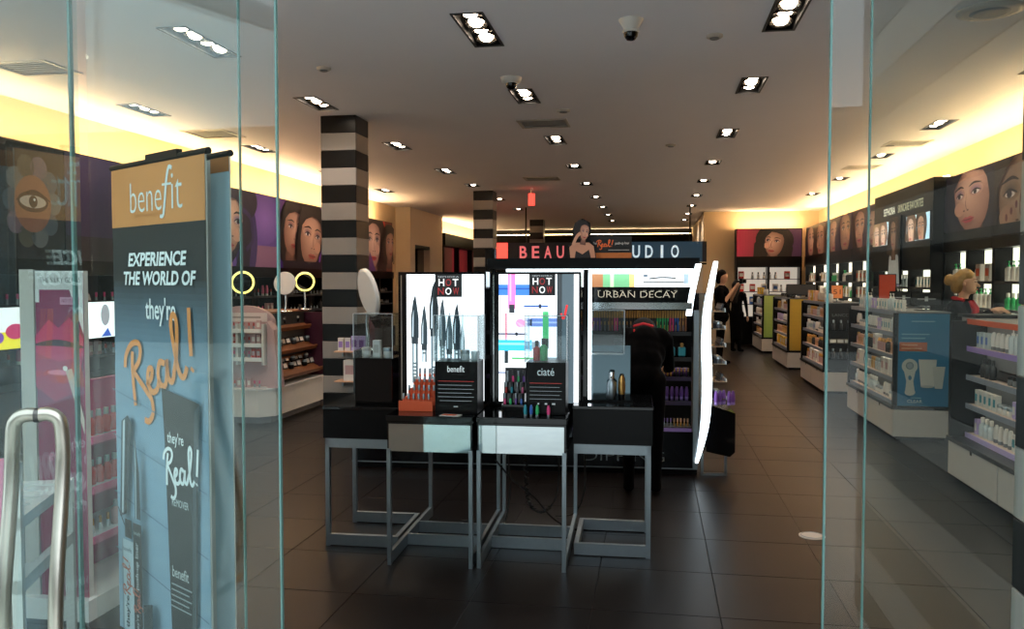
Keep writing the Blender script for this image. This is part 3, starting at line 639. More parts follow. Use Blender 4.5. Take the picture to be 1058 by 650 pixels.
for k, (a, b) in enumerate(((.04, .92), (1.78, 2.8))):
    f = Print(a, 2.15, b, 2.5, 'bcd6e6', y=-.012); w = (b - a) / 2
    bx('screen_panel', (a - .01, -.011, 2.14), (b + .01, -.002, 2.51), 'black', sk)
    for q in range(2): f.face(a + w * (q + .5), 2.3, .42, ['d0a890', 'dab49c', 'd2ac94', '8a5a40'][k * 2 + q], ['8a6a4a', '6a4a38', '5a4030', '2a1a14'][k * 2 + q], 'b86a60', hairw=.95, shadow='b08872', lid='a88878', sx=1.15)
    f.build('screen_print', 'screen', sk)
bx('tall_panel', (1.06, -.06, 1.55), (1.68, -.035, 2.54), 'black', sk)
f = Print(1.07, 1.56, 1.67, 2.53, '2a2624', y=-.062); f.poly([(1.07, 1.56), (1.67, 1.56), (1.6, 1.95), (1.45, 2.05), (1.28, 2.05), (1.14, 1.95)], 'c9cbca'); f.face(1.37, 2.28, .5, 'c2987e', '4a3428', 'b0685c', hairw=1.2, shadow='9a705a'); f.build('tall_print', 'softlit', sk)
wall_unit(1, 3.65, XR, 14.3, 16.4, 2.2, 'right wall display with a row of faces, just beyond the skincare display', 'wall display after skincare', art_multi(3, ['b88a70', 'a87a64', 'c49a84'], '4a2038', '2a1a30'))
wall_unit(1, 3.65, XR, 16.4, 18.7, 2.2, 'right wall display with dark purple faces, two units beyond skincare', 'dark purple wall display', art_multi(5, ['a87a64', '8a6450', 'b88a70'], '241828', '3a2440'))
wall_unit(1, 3.65, XR, 18.7, 21.3, 2.2, 'right wall display with purple and red faces, farthest on the right wall', 'farthest right display', art_multi(9, ['b88a70', 'c49a84'], '3a2030', '4a2a4a'))
# end wall unit facing the camera
t = thing('wall_display', 'end wall display with a dark-haired woman on a pink poster', 'wall display', (2.03, 21.75, 0), 0, 'wall display units'); L = 1.6
bx('header', (0, 0, 2.2), (L, .43, 2.92), 'black', t); bx('fascia', (0, -.03, 1.95), (L, .43, 2.2), 'black', t); bx('cabinet', (0, -.03, 0), (L, .43, .7), 'black', t); bx('back_panel', (.03, .38, .7), (L - .03, .4, 1.95), 'lit_dim', t)
for q in range(3): bx('upright', (q * .775, 0, .7), (q * .775 + .05, .43, 1.95), 'black', t)
for z in (1.0, 1.32, 1.64): bx('shelf', (.02, .0, z), (L - .02, .36, z + .016), 'dark_grey', t)
p = Print(.02, 2.22, L - .02, 2.9, None, y=-.002); p.grad(.02, 2.22, L * .5, 2.9, 'b8344e', '4a1c30'); p.rect(L * .5, 2.22, L - .02, 2.9, '4a2c50'); p.face(L * .58, 2.56, .72, 'c49a80', '15100f', '9a4440', turn=-.8, rot=-.12, hairw=1.4, shadow='6a463a'); p.build('poster_print', 'softlit', t)
bx('cove_light', (.02, .2, 2.92), (L - .02, .25, 2.932), 'cove', t)
for k, z in enumerate((1.0, 1.32, 1.64)): row([('bigbox', 'red', 'white'), ('bigbox', 'blue', 'white'), ('bigbox', 'white', 'blue'), ('bottle', 'white', 'dark_grey')], (2.1, 21.85), (3.5, 21.85), z + .0162, 0, f'{["lower", "middle", "upper"][k]} shelf of the end wall', .13, 1.2)
# left wall
def art_flower(p, L, z0, z1):
    p.rect(0, z0, L, z1, '0a0709'); cx, cz = L * .86, 2.35
    for k in range(10):
        a = 2 * math.pi * k / 10; p.ell(cx + .27 * math.cos(a), cz + .34 * math.sin(a), .11, .11, ['5f6468', '45505c', '6a5a6a', '4c4a40'][k % 4]); p.k -= 1
    p.k += 1; p.ell(cx, cz - .02, .24, .27, '8a5c48'); p.ell(cx, cz, .2, .1, '2c2024'); p.ell(cx, cz, .17, .06, 'b5aca6'); p.ell(cx, cz, .055, .058, '15181c'); p.ell(cx + .015, cz + .02, .014, .014, 'd8dce0'); p.stroke([(cx - .22, cz), (cx, cz + .1), (cx + .22, cz + .02)], .03, '120c0e', taper=True)
def art_dusk(p, L, z0, z1):
    p.grad(0, z0, L * .3, z1, '2c1c40', '241a3c'); p.grad(L * .3, z0, L, z1, '241a3c', '38204e'); p.rect(0, z0, L, z0 + .25, '1c1620')
    p.text('ila', .82, z0 + .1, .16, .1, '8f8a84')
def art_profile(p, L, z0, z1):
    p.grad(0, z0, L * .5, z1, '8a62a8', '6c4496'); p.grad(L * .5, z0, L, z1, '6c4496', '54347c'); p.rect(L * .3, z0, L, z0 + .32, '8a5a78'); p.glow(1.35, 2.55, .5, .4, '9468bc', '664291'); p.glow(.75, 2.2, .34, .62, '4a3468', '38265a'); p.ell(.6, 2.75, .5, .3, '2a1c30')
    p.poly([(-.2, 1.8), (.35, 1.8), (.3, 2.05), (-.2, 2.2)], 'b08068'); p.face(.1, 2.4, 1.0, 'c69a84', '241828', 'a83c44', turn=.9, rot=-.1, hairw=1.1, sx=1.6, shadow='8a6252', lid='4a3a7a'); p.stroke([(.62, 2.62), (.85, 2.5), (.9, 2.2), (.7, 2.05)], .07, '342450')
def art_pair(p, L, z0, z1):
    p.grad(0, z0, L * .7, z1, '4e2a70', '2a1838'); p.grad(L * .7, z0, L, z1, '8a4aa8', 'a85a9a'); p.rect(L * .78, z0, L, z0 + .34, 'c86a94'); p.ell(L * .36, 2.4, .72, .75, '130d12')
    p.face(L * .22, 2.42, .84, 'b5836a', '18100f', '9a4038', turn=.5, rot=-.15, shadow='7a503f', hairw=1.0, sx=1.35); p.face(L * .52, 2.32, 1.02, 'b98a70', '18100f', '984038', turn=.4, rot=-.12, shadow='7a503f', hairw=.85, sx=1.35)
    p.rect(0, z0, L * .76, z0 + .12, '14101c')
def art_red(p, L, z0, z1):
    p.rect(0, z0, L, z1, '6a3426'); p.rect(L * .55, z0, L * .7, z1, 'c83a28'); p.face(L * .25, 2.4, 1.1, 'c49a84', '2a1a18', 'a8343c', turn=.3, shadow='8a5c4c', lid='3a3a4a', sx=1.4); p.face(L * .84, 2.4, .7, 'a07058', '1a1210', '8a3a34', turn=.7, shadow='6a4638', sx=1.3); p.poly([(0, z0), (L * .3, z0), (L * .1, z0 + .4)], '4a2858')
LU = [(4.4, 7.46, 'left wall display with a dark flower-eye poster, nearest the front', 'flower-eye wall display', art_flower), (7.46, 10.45, 'left wall display with a deep violet poster beside the banner', 'violet wall display', art_dusk), (10.45, 12.3, 'left wall display with a purple woman-in-profile poster', 'profile-poster wall display', art_profile), (12.3, 14.5, 'left wall display with two close faces on purple', 'two-faces wall display', art_pair), (14.5, 16.2, 'left wall display hidden behind the nearest pillar', 'pillar-side wall display', None), (16.2, 18.0, 'left wall display with a face and a red stripe poster', 'red-stripe wall display', art_red)]
for y0, y1, lab, wh, art in LU:
    wall_unit(-1, -5.8, XL, y0, y1, 1.8, lab, wh, art, fz=1.66, lit=False, pal='dark' if y0 > 12 else 'pinks', shelves=(.8, 1.1, 1.36))
t = thing('wall_display', 'deep red display with glossy posters beyond the cream wall on the left', 'wall display', (-5.8, 22.8, 0), math.pi / 2, 'wall display units'); L = 5.6
bx('header', (0, 0, 2.6), (L, .38, 2.95), 'black', t); bx('cabinet', (0, 0, 0), (L, .38, .5), 'black', t); bx('back_panel', (0, .2, .5), (L, .38, 2.6), 'dark_grey', t)
p = Print(0, .6, L, 2.58, None, y=.198); p.grad(0, .6, 1.6, 2.58, '4a2420', '8a4a40'); p.grad(1.6, .6, 3.6, 2.58, 'b83a44', '8a2830'); p.grad(3.6, .6, L, 2.58, '7a3a30', '4a2a24'); p.build('poster_print', 'softlit', t)
for q in range(4): bx('upright', (q * 1.83, .05, .5), (q * 1.83 + .1, .2, 2.6), 'black', t)
bx('cove_light', (.02, .15, 2.95), (L - .02, .2, 2.962), 'cove', t)
# wall screens on the left
for y0, y1, z0, z1, lab, q in ((5.6, 6.95, .98, 1.38, 'wall screen with a yellow picture, at the far left edge', 0), (7.55, 8.5, 1.0, 1.4, 'bright white wall screen between the pink stand and the banner', 1)):
    t = thing('wall_screen', lab, 'screen', (-5.66, y0, z0), math.pi / 2); L = y1 - y0; h = z1 - z0
    bx('casing', (0, 0, 0), (L, .05, h), 'black', t); bx('bracket', (L / 2 - .1, .05, h / 2 - .05), (L / 2 + .1, .09, h / 2 + .05), 'steel', t)
    p = Print(.015, .015, L - .015, h - .015, 'eef6fa', y=-.002)
    if q == 0: p.rect(.015, .015, L - .015, h * .42, 'e8dc30'); p.ell(L * .75, h * .42, .12, .07, 'c03a6a'); p.ell(L * .85, h * .72, .05, .05, '4a5a66'); p.ell(L * .6, h * .3, .06, .05, '7a4ab0')
    else: p.ell(L * .32, h * .62, .07, .11, '8a8d96'); p.poly([(L * .25, h * .06), (L * .42, h * .06), (L * .36, h * .28)], '3a5ab0')
    p.build('picture', 'screen', t)

# ================================================================== LEFT MAKEUP GONDOLA
t = thing('makeup_gondola', 'white-based makeup gondola with pink arched end and wooden trays by the left pillar', 'display shelf', (-4.2, 8.62, 0)); D = .8; L = 1.55
pl = lambda e: [(-D - e, .12), (-D + .12, -e), (-.14, -e), (e, .14), (e, L), (-D - e, L)]
def slab(name, poly, z0, z1, m, par): 
    n = len(poly); return MB().add([(x, y, z0) for x, y in poly] + [(x, y, z1) for x, y in poly], [tuple(reversed(range(n))), tuple(range(n, 2 * n))] + [(k, (k + 1) % n, n + (k + 1) % n, n + k) for k in range(n)]).build(name, m, par)
slab('kick', pl(-.06), 0, .08, 'grey', t); slab('base', pl(.0), .08, .38, 'white', t); slab('counter', pl(.02), .38, .4, 'white_gloss', t)
bx('core', (-D + .1, .3, .4), (-.25, L - .02, 1.22), 'dark_grey', t)
# arched pink end frame with white grid
arch = [(-.78, .4)] + [(-.42 + .36 * math.cos(a), 1.12 + .2 * math.sin(a)) for a in [math.pi - k * math.pi / 12 for k in range(13)]] + [(-.02, .4)]
MB().prism(arch, .22, .3).build('arch_panel', 'pale_pink', t)
MB().prism([(-.8, .4), (-.8, 1.15), (-.74, 1.15), (-.74, .4)], .1, .24).build('side_cheek', 'pale_pink', t); MB().prism([(-.08, .4), (-.08, 1.15), (-.0, 1.05), (.06, .4)], .1, .24).build('side_cheek', 'pale_pink', t)
p = Print(-.72, 1.14, -.12, 1.24, 'd8c8c4', y=.2); p.rect(-.62, 1.178, -.2, 1.2, '9a8a88'); p.build('header_print', 'print', t)
for k, z in enumerate((.72, .88, 1.04)):
    s = bx('shelf', (-.72, .05, z), (-.12, .22, z + .015), 'white', t); bx('price_rail', (-.72, .04, z - .02), (-.12, .05, z + .025), 'white_gloss', s)
for x in (-.74, -.43, -.12): bx('divider', (x, .05, .66), (x + .025, .22, 1.12), 'white', t)
for k, z in enumerate((.4, .735, .895, 1.055)):
    row([('lipstick', 'red', 'steel'), ('box', 'pale_pink', 'white'), ('box', 'red', 'pale_pink'), ('lipstick', 'hotpink', 'steel'), ('jar', 'peach', 'white')], (-4.9, 8.75), (-4.36, 8.75), z + .0005, 0, f'{["bottom", "lower", "middle", "upper"][k]} tier of the pink arch', .055, .9)
# tilted wooden trays on the aisle side
for k, (z, x0) in enumerate(((.46, -.02), (.74, -.1), (1.0, -.18))):
    M = Matrix.Translation((x0 - .25, .32, z + .15)) @ Matrix.Rotation(R(30), 4, 'Y')
    tr = MB().box((0, 0, 0), (.3, 1.2, .018), M=M).box((.28, 0, .018), (.3, 1.2, .05), M=M).box((0, 0, .018), (.012, 1.2, .09), M=M).build('tray', 'wood', t)
    for q in range(9):
        for r in range(2): put('palette' if (q + k + r) % 3 else 'jar', ['black', 'gloss_black', 'dark_grey'][q % 3], ['steel', 'offwhite', 'white_gloss'][(q + k + r) % 3], (-4.2 + x0 - .09 - .1 * r, 8.62 + .4 + q * .13, z + .085 + .058 * r), math.pi / 2, f'{["lower", "middle", "upper"][k]} wooden tray', 1.15)
bx('end_board', (-.3, L - .05, .4), (.0, L, 1.2), 'maroon', t); bx('top', (-D + .1, .3, 1.22), (-.2, L - .02, 1.24), 'wood', t)
def ring_mirror(x, y, z, r, rz, tilt, label, ring=True, col='mirror', zb=1.24):
    t = thing('round_mirror', label, 'mirror', (x, y, zb), rz, 'round vanity mirrors'); h = z - zb
    MB().lathe([(.08, 0), (.08, .012), (.02, .02)], 20).build('base', 'chrome', t); MB().tube([(0, 0, .02), (0, .02, h * .5), (0, .012, h - r * .9)], .012).build('stem', 'chrome', t)
    M = Matrix.Translation((0, 0, h)) @ Matrix.Rotation(tilt, 4, 'X') @ Matrix.Rotation(R(90), 4, 'X')
    MB().lathe([(r * .9, -.02), (r, -.012), (r, .012), (r * .97, .014)], 32, 0, M).build('housing', 'white_gloss', t)
    MB().lathe([(r * .8, .0145), (r * .8, .0165)], 32, 0, M).build('glass', col, t)
    if ring: MB().tube([M @ Vector((r * .9 * math.cos(a), r * .9 * math.sin(a), .016)) for a in [2 * math.pi * k / 32 for k in range(32)]], r * .085, 8, closed=True).build('light_ring', 'ring_light', t)
ring_mirror(-4.72, 9.02, 1.585, .135, R(35), R(8), 'round vanity mirror with a glowing yellow ring, seen through the glass', col='mirror')
ring_mirror(-4.28, 9.2, 1.575, .135, R(0), R(-6), 'round white-backed vanity mirror without ring light, left of the pillar', False, 'white_gloss')
ring_mirror(-4.34, 9.9, 1.595, .125, R(30), R(12), 'round vanity mirror with a glowing ring right beside the pillar', col='mirror')
# pink magenta fixture behind
t = thing('display_stand', 'magenta curved display stand between the trays and the pillar', 'display stand', (-4.05, 10.6, 0)); MB().prism([(-.25, .0), (-.25, 1.15), (-.1, 1.3), (.12, 1.2), (.25, .95), (.25, 0)], 0, .4).build('body', 'maroon', t); bx('plinth', (-.28, -.03, 0), (.28, .43, .12), 'black', t)
# shelves on the pillar with lilac boxes
for k, z in enumerate((.84, .52)):
    t = thing('pillar_shelf', ['upper white bracket shelf on the striped pillar', 'lower white bracket shelf on the striped pillar'][k], 'shelf', (-3.2, 8.42, z)); bx('board', (-.17, 0, 0), (.17, .195, .012), 'peach', t); bx('bracket', (-.15, .17, -.06), (-.13, .195, 0), 'steel', t); bx('bracket', (.13, .17, -.06), (.15, .195, 0), 'steel', t)
for q in range(4): put('box', 'lilac' if q > 1 else 'white', 'purple' if q > 1 else 'violet', (-3.315 + .078 * q, 8.5, .8522), 0, 'upper pillar shelf', 1.2 if q < 2 else 1.4)
put('bigbox', 'white', 'pale_pink', (-3.2, 8.5, .5322), 0, 'lower pillar shelf', 1.4)

# ================================================================== CENTRE COSMETICS GONDOLA
G = thing('cosmetics_gondola', 'long black cosmetics gondola with lit header, purple products and curved light bars', 'display shelf', (.36, 6.95, 0), R(3.5)); gl = 2.92; GM = Matrix.Translation((.36, 6.95, 0)) @ Matrix.Rotation(R(3.5), 4, 'Z')
bx('kick', (-gl, .04, 0), (0, .7, .05), 'matte_black', G); bx('base_trim', (-gl, -.004, .05), (0, .02, .06), 'steel', G); bx('base', (-gl, .0, .06), (0, .7, .36), 'gloss_black', G)
p = Print(-1.2, .08, 0, .34, y=-.001); p.text('DIPPING', -.6, .15, .66, .085, '6a787c', bold=-.015); p.build('base_lettering', 'print', G)
bx('riser', (-gl, .06, .36), (-1.74, .7, 1.0), 'gloss_black', G)
bx('back_wall', (-1.74, .34, .36), (-.02, .4, 1.56), 'matte_black', G)
bx('post', (-.04, -.01, .06), (0, .05, 1.36), 'steel', G); bx('post', (-1.76, -.01, .36), (-1.68, .08, 1.87), 'gloss_black', G)
bx('canopy', (-1.74, -.02, 1.70), (-.0, .72, 1.79), 'black', G); bx('header_light', (-1.58, -.03, 1.672), (-.05, .01, 1.70), 'lit_white', G)
# backlit picture strip and name board
p = Print(-.95, 1.55, -.05, 1.672, 'f4f8fa', y=.06); p.rect(-.92, 1.55, -.78, 1.66, '9a6a48'); p.rect(-.78, 1.55, -.56, 1.66, '6aa678'); p.rect(-.72, 1.55, -.69, 1.66, 'b8d8a8'); p.rect(-.56, 1.55, -.52, 1.66, 'd8b070')
p.stroke([(-.4, 1.62), (-.3, 1.63), (-.18, 1.625)], .012, '20262a'); p.stroke([(-.45, 1.59), (-.1, 1.592)], .01, '20262a', sm=False); p.ell(-.43, 1.645, .02, .012, '55606a'); p.rect(-.12, 1.58, -.08, 1.66, '7a8a94'); bx('picture_back', (-1.7, .062, 1.55), (-.05, .07, 1.672), 'lit_cool', G); p.build('picture_strip', 'backlit', G)
bx('name_board', (-.95, -.04, 1.43), (-.06, .06, 1.552), 'gloss_black', G); bx('name_lip', (-.95, -.05, 1.37), (-.06, .05, 1.425), 'chrome', G)
p = Print(-.95, 1.43, -.06, 1.55, y=-.041)
p.text('URBAN DECAY', -.5, 1.492, .64, .052, 'b4ae9c', bold=-.015); 
for k in range(11):   # small serifs
    if k != 5:
        xx = -.81 + .62 * k / 10; p.rect(xx - .016, 1.5215, xx + .012, 1.5235, 'd8d2c0'); p.k -= 1
p.build('lettering', 'sign_lit', G)
for k, z in enumerate((.38, .6, .8, .96, 1.17)):
    s = bx('shelf', (-1.68, .02 + .02 * k, z), (-.05, .34, z + .014), 'gloss_black', G); bx('light_lip', (-1.68, .008 + .02 * k, z - .024), (-.05, .02 + .02 * k, z + .008), ['violet', 'dark_purple', 'dark_purple', 'dark_grey', 'dark_grey'][k], s)
    bx('shelf_light', (-1.6, .13, z - .012), (-.1, .145, z - .001), 'shelf_strip', G)
def grow(pal, x0, x1, y, z, where, gap, s=1., runs=5):
    a = GM @ Vector((x0, y, 0)); b = GM @ Vector((x1, y, 0)); row(pal, (a.x, a.y), (b.x, b.y), z, R(3.5), where, gap, s, runs, 0)
grow([('pencil', 'purple', 'gold'), ('pencil', 'green', 'gold'), ('pencil', 'blue', 'gold'), ('pencil', 'wood', 'gold'), ('pencil', 'hotpink', 'gold'), ('pencil', 'dark_grey', 'gold')], -.9, -.08, .16, 1.1842, 'eye pencil rack of the centre gondola', .021, 1.25, 3)
grow([('pencil', 'gold', 'dark_grey'), ('pencil', 'grey', 'gold')], -.9, -.1, .1, 1.1842, 'front pencil rack of the centre gondola', .03, .6, 6)
grow([('palette', 'purple', 'amber'), ('palette', 'steel', 'black'), ('flacon', 'teal', 'gold'), ('palette', 'grey', 'white')], -.34, -.08, .12, .9742, 'palette shelf of the centre gondola', .075, .85, 2)
grow([('jar', 'purple', 'violet')], -.34, -.06, .16, .8142, 'violet jar shelf of the centre gondola', .05, .9)
grow([('lipstick', 'gold', 'black'), ('lipstick', 'amber', 'gold')], -.34, -.06, .09, .8142, 'gold lipstick row of the centre gondola', .026, .75)
grow([('tube', 'purple', 'violet')], -.34, -.06, .14, .6142, 'purple tube shelf of the centre gondola', .04, .8)
grow([('lipstick', 'peach', 'gold'), ('lipstick', 'pink', 'gold'), ('lipstick', 'offwhite', 'gold'), ('lipstick', 'violet', 'steel')], -.42, -.06, .09, .3942, 'tester row of the centre gondola', .026, .75, 3)
bx('tester_tray', (-.46, .03, .394), (-.05, .2, .3941), 'steel', G)
# curved light bars at the right end
def lightbar(name, y, pts, w, par, th=.035):
    P = smooth_path(pts, 5); L_ = len(P); poly = [(x - w(i / (L_ - 1)) / 2, z) for i, (x, z) in enumerate(P)] + [(x + w(i / (L_ - 1)) / 2, z) for i, (x, z) in reversed(list(enumerate(P)))]
    n = len(poly); mb = MB(); vs = [(x, y, z) for x, z in poly] + [(x, y + th, z) for x, z in poly]; fs = []
    for i in range(L_ - 1):
        a, b, c, d = i, i + 1, n - 2 - i, n - 1 - i; fs += [(d, c, b, a), (n + a, n + b, n + c, n + d), (a, b, n + b, n + a), (d, n + d, n + c, c)]
    fs += [(0, n, 2 * n - 1, n - 1), (L_ - 1, L_, n + L_, n + L_ - 1)]
    mb.add(vs, fs); return mb.build(name, 'lit_white', par)
lightbar('light_bar', -.03, [(-.01, .11), (.035, .3), (.062, .5), (.07, .8), (.06, 1.1), (.07, 1.4), (.13, 1.76)], lambda u: .02 + .055 * math.sin(math.pi * min(1, u * .95)) ** .9, G)
lightbar('light_bar', -.045, [(-.085, 1.32), (-.06, 1.5), (-.01, 1.74)], lambda u: .045, G, .02)
bx('side_panel', (.0, .0, .2), (.06, .55, 1.5), 'chrome', G)
# end pod with small shelves
pod = MB().prism([(.07, .2), (.26, .16), (.3, .2), (.3, .52), (.12, .58), (.07, .58)], .0, .5).build('end_pod', 'gloss_black', G)
bx('pod_leg', (.03, .02, 0), (.05, .05, .18), 'steel', G); bx('pod_leg', (.22, .02, 0), (.24, .05, .18), 'steel', G); bx('pod_foot', (.03, .02, 0.0), (.24, .05, .02), 'steel', G)
bx('pod_spine', (.06, .2, .56), (.12, .45, 1.45), 'gloss_black', G)
for k in range(6):
    z = .62 + .145 * k; s = bx('end_shelf', (.12 - .0 * k, .08, z), (.24 - .004 * k, .42, z + .01), 'chrome', G); bx('end_lip', (.235 - .004 * k, .08, z), (.245 - .004 * k, .42, z + .03), 'frost', s)
    for q in range(3):
        w = GM @ Vector((.18, .13 + .1 * q, z + .0102)); put('palette' if k % 2 else 'jar', 'dark_grey', 'steel', w, R(-80), f'{["lowest", "second", "third", "fourth", "fifth", "top"][k]} chrome end shelf', .8)
for q in range(5):
    w = GM @ Vector((.15 + .035 * q, .04 + .03 * (q % 3), .582)); put('tube', 'purple', 'violet', w, 0, 'end pod of the centre gondola', .9)
# left riser: small steel racks and the big tilted mirror
w = GM @ Vector((-2.5, .3, 0))
t = thing('wire_rack', 'small silver framed rack between the pillar and the first light box', 'rack', tuple(w[:2]) + (1.0,), R(3.5))
for x in (0, .42):
    for y in (0, .22): bx('post', (x, y, 0), (x + .015, y + .015, .55), 'steel', t)
for z in (.26, .38, .54): bx('tier', (0, 0, z), (.435, .235, z + .012), 'steel' if z != .54 else 'gloss_black', t)
for k, z in enumerate((1.272, 1.392)): row('dark', (w.x + .08, w.y + .1), (w.x + .38, w.y + .12), z + .0005, R(3.5), f'{["lower", "upper"][k]} tier of the small silver rack', .08, .7)
w = GM @ Vector((-2.82, .2, 0))
ring_mirror(w.x, w.y, 1.5, .215, R(130), R(-12), 'large tilted round white-backed mirror beside the striped pillar', False, 'mirror', zb=1.0)
# toppers on the canopy: model cut-out and slogan board
w = GM @ Vector((-.94, .27, 0))
t = thing('model_cutout', 'cardboard cut-out of a dark-haired woman standing above the light boxes', 'cut-out', (w.x, w.y, 1.79), R(3.5)); t.scale = (.8, 1, 1)
out = [(-.16, 0), (-.17, .1), (-.12, .16), (-.13, .24), (-.1, .31), (-.02, .345), (.06, .31), (.075, .24), (.06, .17), (.11, .12), (.13, 0)]
MB().prism(out, -.006, .006).build('card', 'black', t); bx('foot', (-.1, -.05, 0), (.1, .05, .006), 'black', t)
p = Print(-.3, .0, .3, .4, y=-.0065); p.poly([(-.15, .01), (-.16, .1), (-.11, .14), (.05, .14), (.1, .11), (.12, .01)], 'b07f66'); p.poly([(-.1, .01), (-.09, .07), (-.02, .04), (.05, .08), (.07, .01)], '161013'); p.ell(-.03, .25, .085, .085, '120b0a'); p.face(.0, .225, .14, 'c2927a', None, '9a3a3a', turn=.5, rot=-.15); p.stroke([(-.12, .12), (-.08, .19), (-.04, .22)], .03, 'b88a70'); p.build('figure_print', 'softlit', t)
w = GM @ Vector((-.735, .36, 0))
t = thing('slogan_board', 'black and orange mascara slogan board above the gondola', 'sign', (w.x, w.y, 1.79), R(3.5)); bx('board', (-.2, -.006, 0), (.2, .006, .2), 'black', t); bx('foot', (-.12, -.05, 0), (.12, .05, .006), 'black', t)
p = Print(-.2, .0, .2, .2, '0d0b0b', y=-.0065); p.rect(-.2, .0, .2, .055, 'a8602c'); p.text("they're", -.14, .135, .08, .03, 'd0ccc8'); real(p, -.03, .13, .14, .06, 'd8642c', .12); p.text('push-up liner', .12, .135, .12, .03, 'd0ccc8'); p.rect(0, .075, .18, .082, '8a8682'); p.build('board_print', 'softlit', t)

# ================================================================== THE FOUR HIGH TABLES
def U_frame_table(name, x0, x1, y0, y1, ztop, label):
    t = thing(name, label, 'display table', (x0, y0, 0), R(1.5), 'black and steel display tables'); w = x1 - x0; d = y1 - y0; b = .022
    for x in (0, w - b):
        bx('leg', (x, 0, 0), (x + b, .03, .66), 'steel', t); bx('leg', (x, d - .03, 0), (x + b, d, .66), 'steel', t); bx('floor_rail', (x, .03, .004), (x + b, d - .03, .07), 'steel', t)
    for y in (.36, .62): bx('cross_rail', (b, y, .004), (w - b, y + .022, .07), 'steel', t)
    bx('drawer_box', (.002, .012, .645), (w - .002, d, .815), 'gloss_black', t); f = bx('mirror_front', (.012, .004, .648), (w - .012, .012, .802), 'mirror', t)
    bx('table_top', (-.004, -.006, .815), (w + .004, d + .004, ztop), 'gloss_black', t, .003)
    return t
def C_frame_table(name, x0, x1, y0, y1, ztop, outer, label):
    t = thing(name, label, 'display table', (x0, y0, 0), R(1.5), 'black and steel display tables'); w = x1 - x0; d = y1 - y0; b = .026
    lx = 0 if outer < 0 else w - b; ix = w - b if outer < 0 else 0
    for y in (0, d - .03): bx('leg', (lx, y, 0), (lx + b, y + .03, .655), 'steel', t); bx('floor_rail', (b if outer < 0 else 0, y, .006), (w if outer < 0 else w - b, y + .03, .072), 'steel', t)
    bx('apron_rail', (0, 0, .6), (w, .03, .656), 'steel', t); bx('apron_rail', (0, d - .03, .6), (w, d, .656), 'steel', t); bx('floor_rail', (ix, .03, .006), (ix + b, d - .03, .072), 'steel', t); bx('side_rail', (lx, .03, .6), (lx + b, d - .03, .656), 'steel', t)
    bx('cabinet', (-.008, -.008, .657), (w + .008, d, ztop - .02), 'black', t); bx('table_top', (-.012, -.012, ztop - .02), (w + .012, d + .004, ztop), 'gloss_black', t, .003)
    return t
C_frame_table('display_table', -1.95, -1.50, 4.72, 5.24, .85, -1, 'black display table at the left end, under the acrylic case')
U_frame_table('display_table', -1.475, -.985, 4.45, 5.45, .85, 'mirror-fronted display table with the mascara brush light box')
U_frame_table('display_table', -.965, -.468, 4.48, 5.44, .85, 'mirror-fronted display table with the nail polish light box')
C_frame_table('display_table', -.452, -.012, 4.79, 5.32, .88, 1, 'plain black display table at the right end, in front of the bending person')
# light boxes
def light_box(x0, x1, yf, z0, z1, label, art, strip=.1):
    t = thing('light_box', label, 'light box', (x0, yf, z0), R(1.5)); w = x1 - x0; h = z1 - z0
    bx('case', (0, .012, 0), (w, .13, h), 'gloss_black', t)
    for a, b in (((0, 0, 0), (.05, .012, h)), ((w - .012, 0, 0), (w, .012, h)), ((.05, 0, h - .014), (w - .012, .012, h)), ((.05, 0, 0), (w - .012, .012, .02))): bx('frame', a, b, 'gloss_black', t)
    bx('reflection_line', (.016, -.004, .02), (.023, 0, h - .02), 'chrome', t)  # thin chrome strip stands in for a reflection on the glossy black frame
    p = Print(.05, .02, w - .012, h - .014, 'f6fbff', y=.011); art(p, w, h); p.build('backlit_print', 'backlit', t)
    q = Print(.0, h * .5, w, h, y=.004); hx = .215 if strip else .22
    return t
def hotnow(p, x, z, w, h):
    p.rect(x, z, x + w, z + h, '07080a'); p.text('SEPHORA', x + w * .5, z + h * .86, w * .78, h * .07, '8a8f92')
    H_ = h * .3; c1, c2 = 'e4e8e8', '7c2022'
    for s_, u, c in (('H', .24, c1), ('O', .5, c2), ('T', .76, c1)): p.text(s_, x + w * u, z + h * .62, w * .21, H_, c, bold=.008)
    for s_, u, c in (('N', .22, c2), ('O', .5, c1), ('W', .78, c2)): p.text(s_, x + w * u, z + h * .25, w * .22, H_, c, bold=.008)
def art_brush(p, w, h):
    for k, (x, zt, ww, c, zb) in enumerate(((.1, .6, .05, '1f2a30', .12), (.16, .54, .04, '28343a', .25), (.222, .68, .056, '141c20', .1), (.275, .58, .042, '2c383e', .22), (.318, .5, .042, '38464c', .25), (.365, .55, .046, '1c262c', .25), (.4, .44, .03, '4c5a60', .28))):
        p.rect(x - ww * .36, zb, x + ww * .36, zt * .6, ['5f7278', '74878e', '4c5e66', '7f9298', '6c7e86', '5a6c74', '8a9aa2'][k]); p.rect(x - ww * .14, zb, x + ww * .08, zt * .6, 'd4e0e4'); p.rect(x + ww * .2, zb, x + ww * .36, zt * .6, '2c383e')
        for q in range(4): p.rect(x - ww * .3, zb + .05 + .022 * q, x + ww * .3, zb + .06 + .022 * q, '46565c'); p.k -= 1
        p.k += 1; p.rect(x - ww * .42, zt * .6, x + ww * .42, zt * .66, '222c32'); p.poly([(x - ww * .5, zt * .66), (x + ww * .5, zt * .66), (x + ww * .5, zt * .86), (x + ww * .1, zt + .06), (x - ww * .2, zt + .02), (x - ww * .5, zt * .86)], c); p.poly([(x - ww * .34, zt * .67), (x - ww * .16, zt * .67), (x - ww * .12, zt * .95), (x - ww * .3, zt * .86)], '9fb0b8')
    hotnow(p, .235, .645, .165, .14); p.rect(.4, .02, .408, .79, 'c3d2d8')
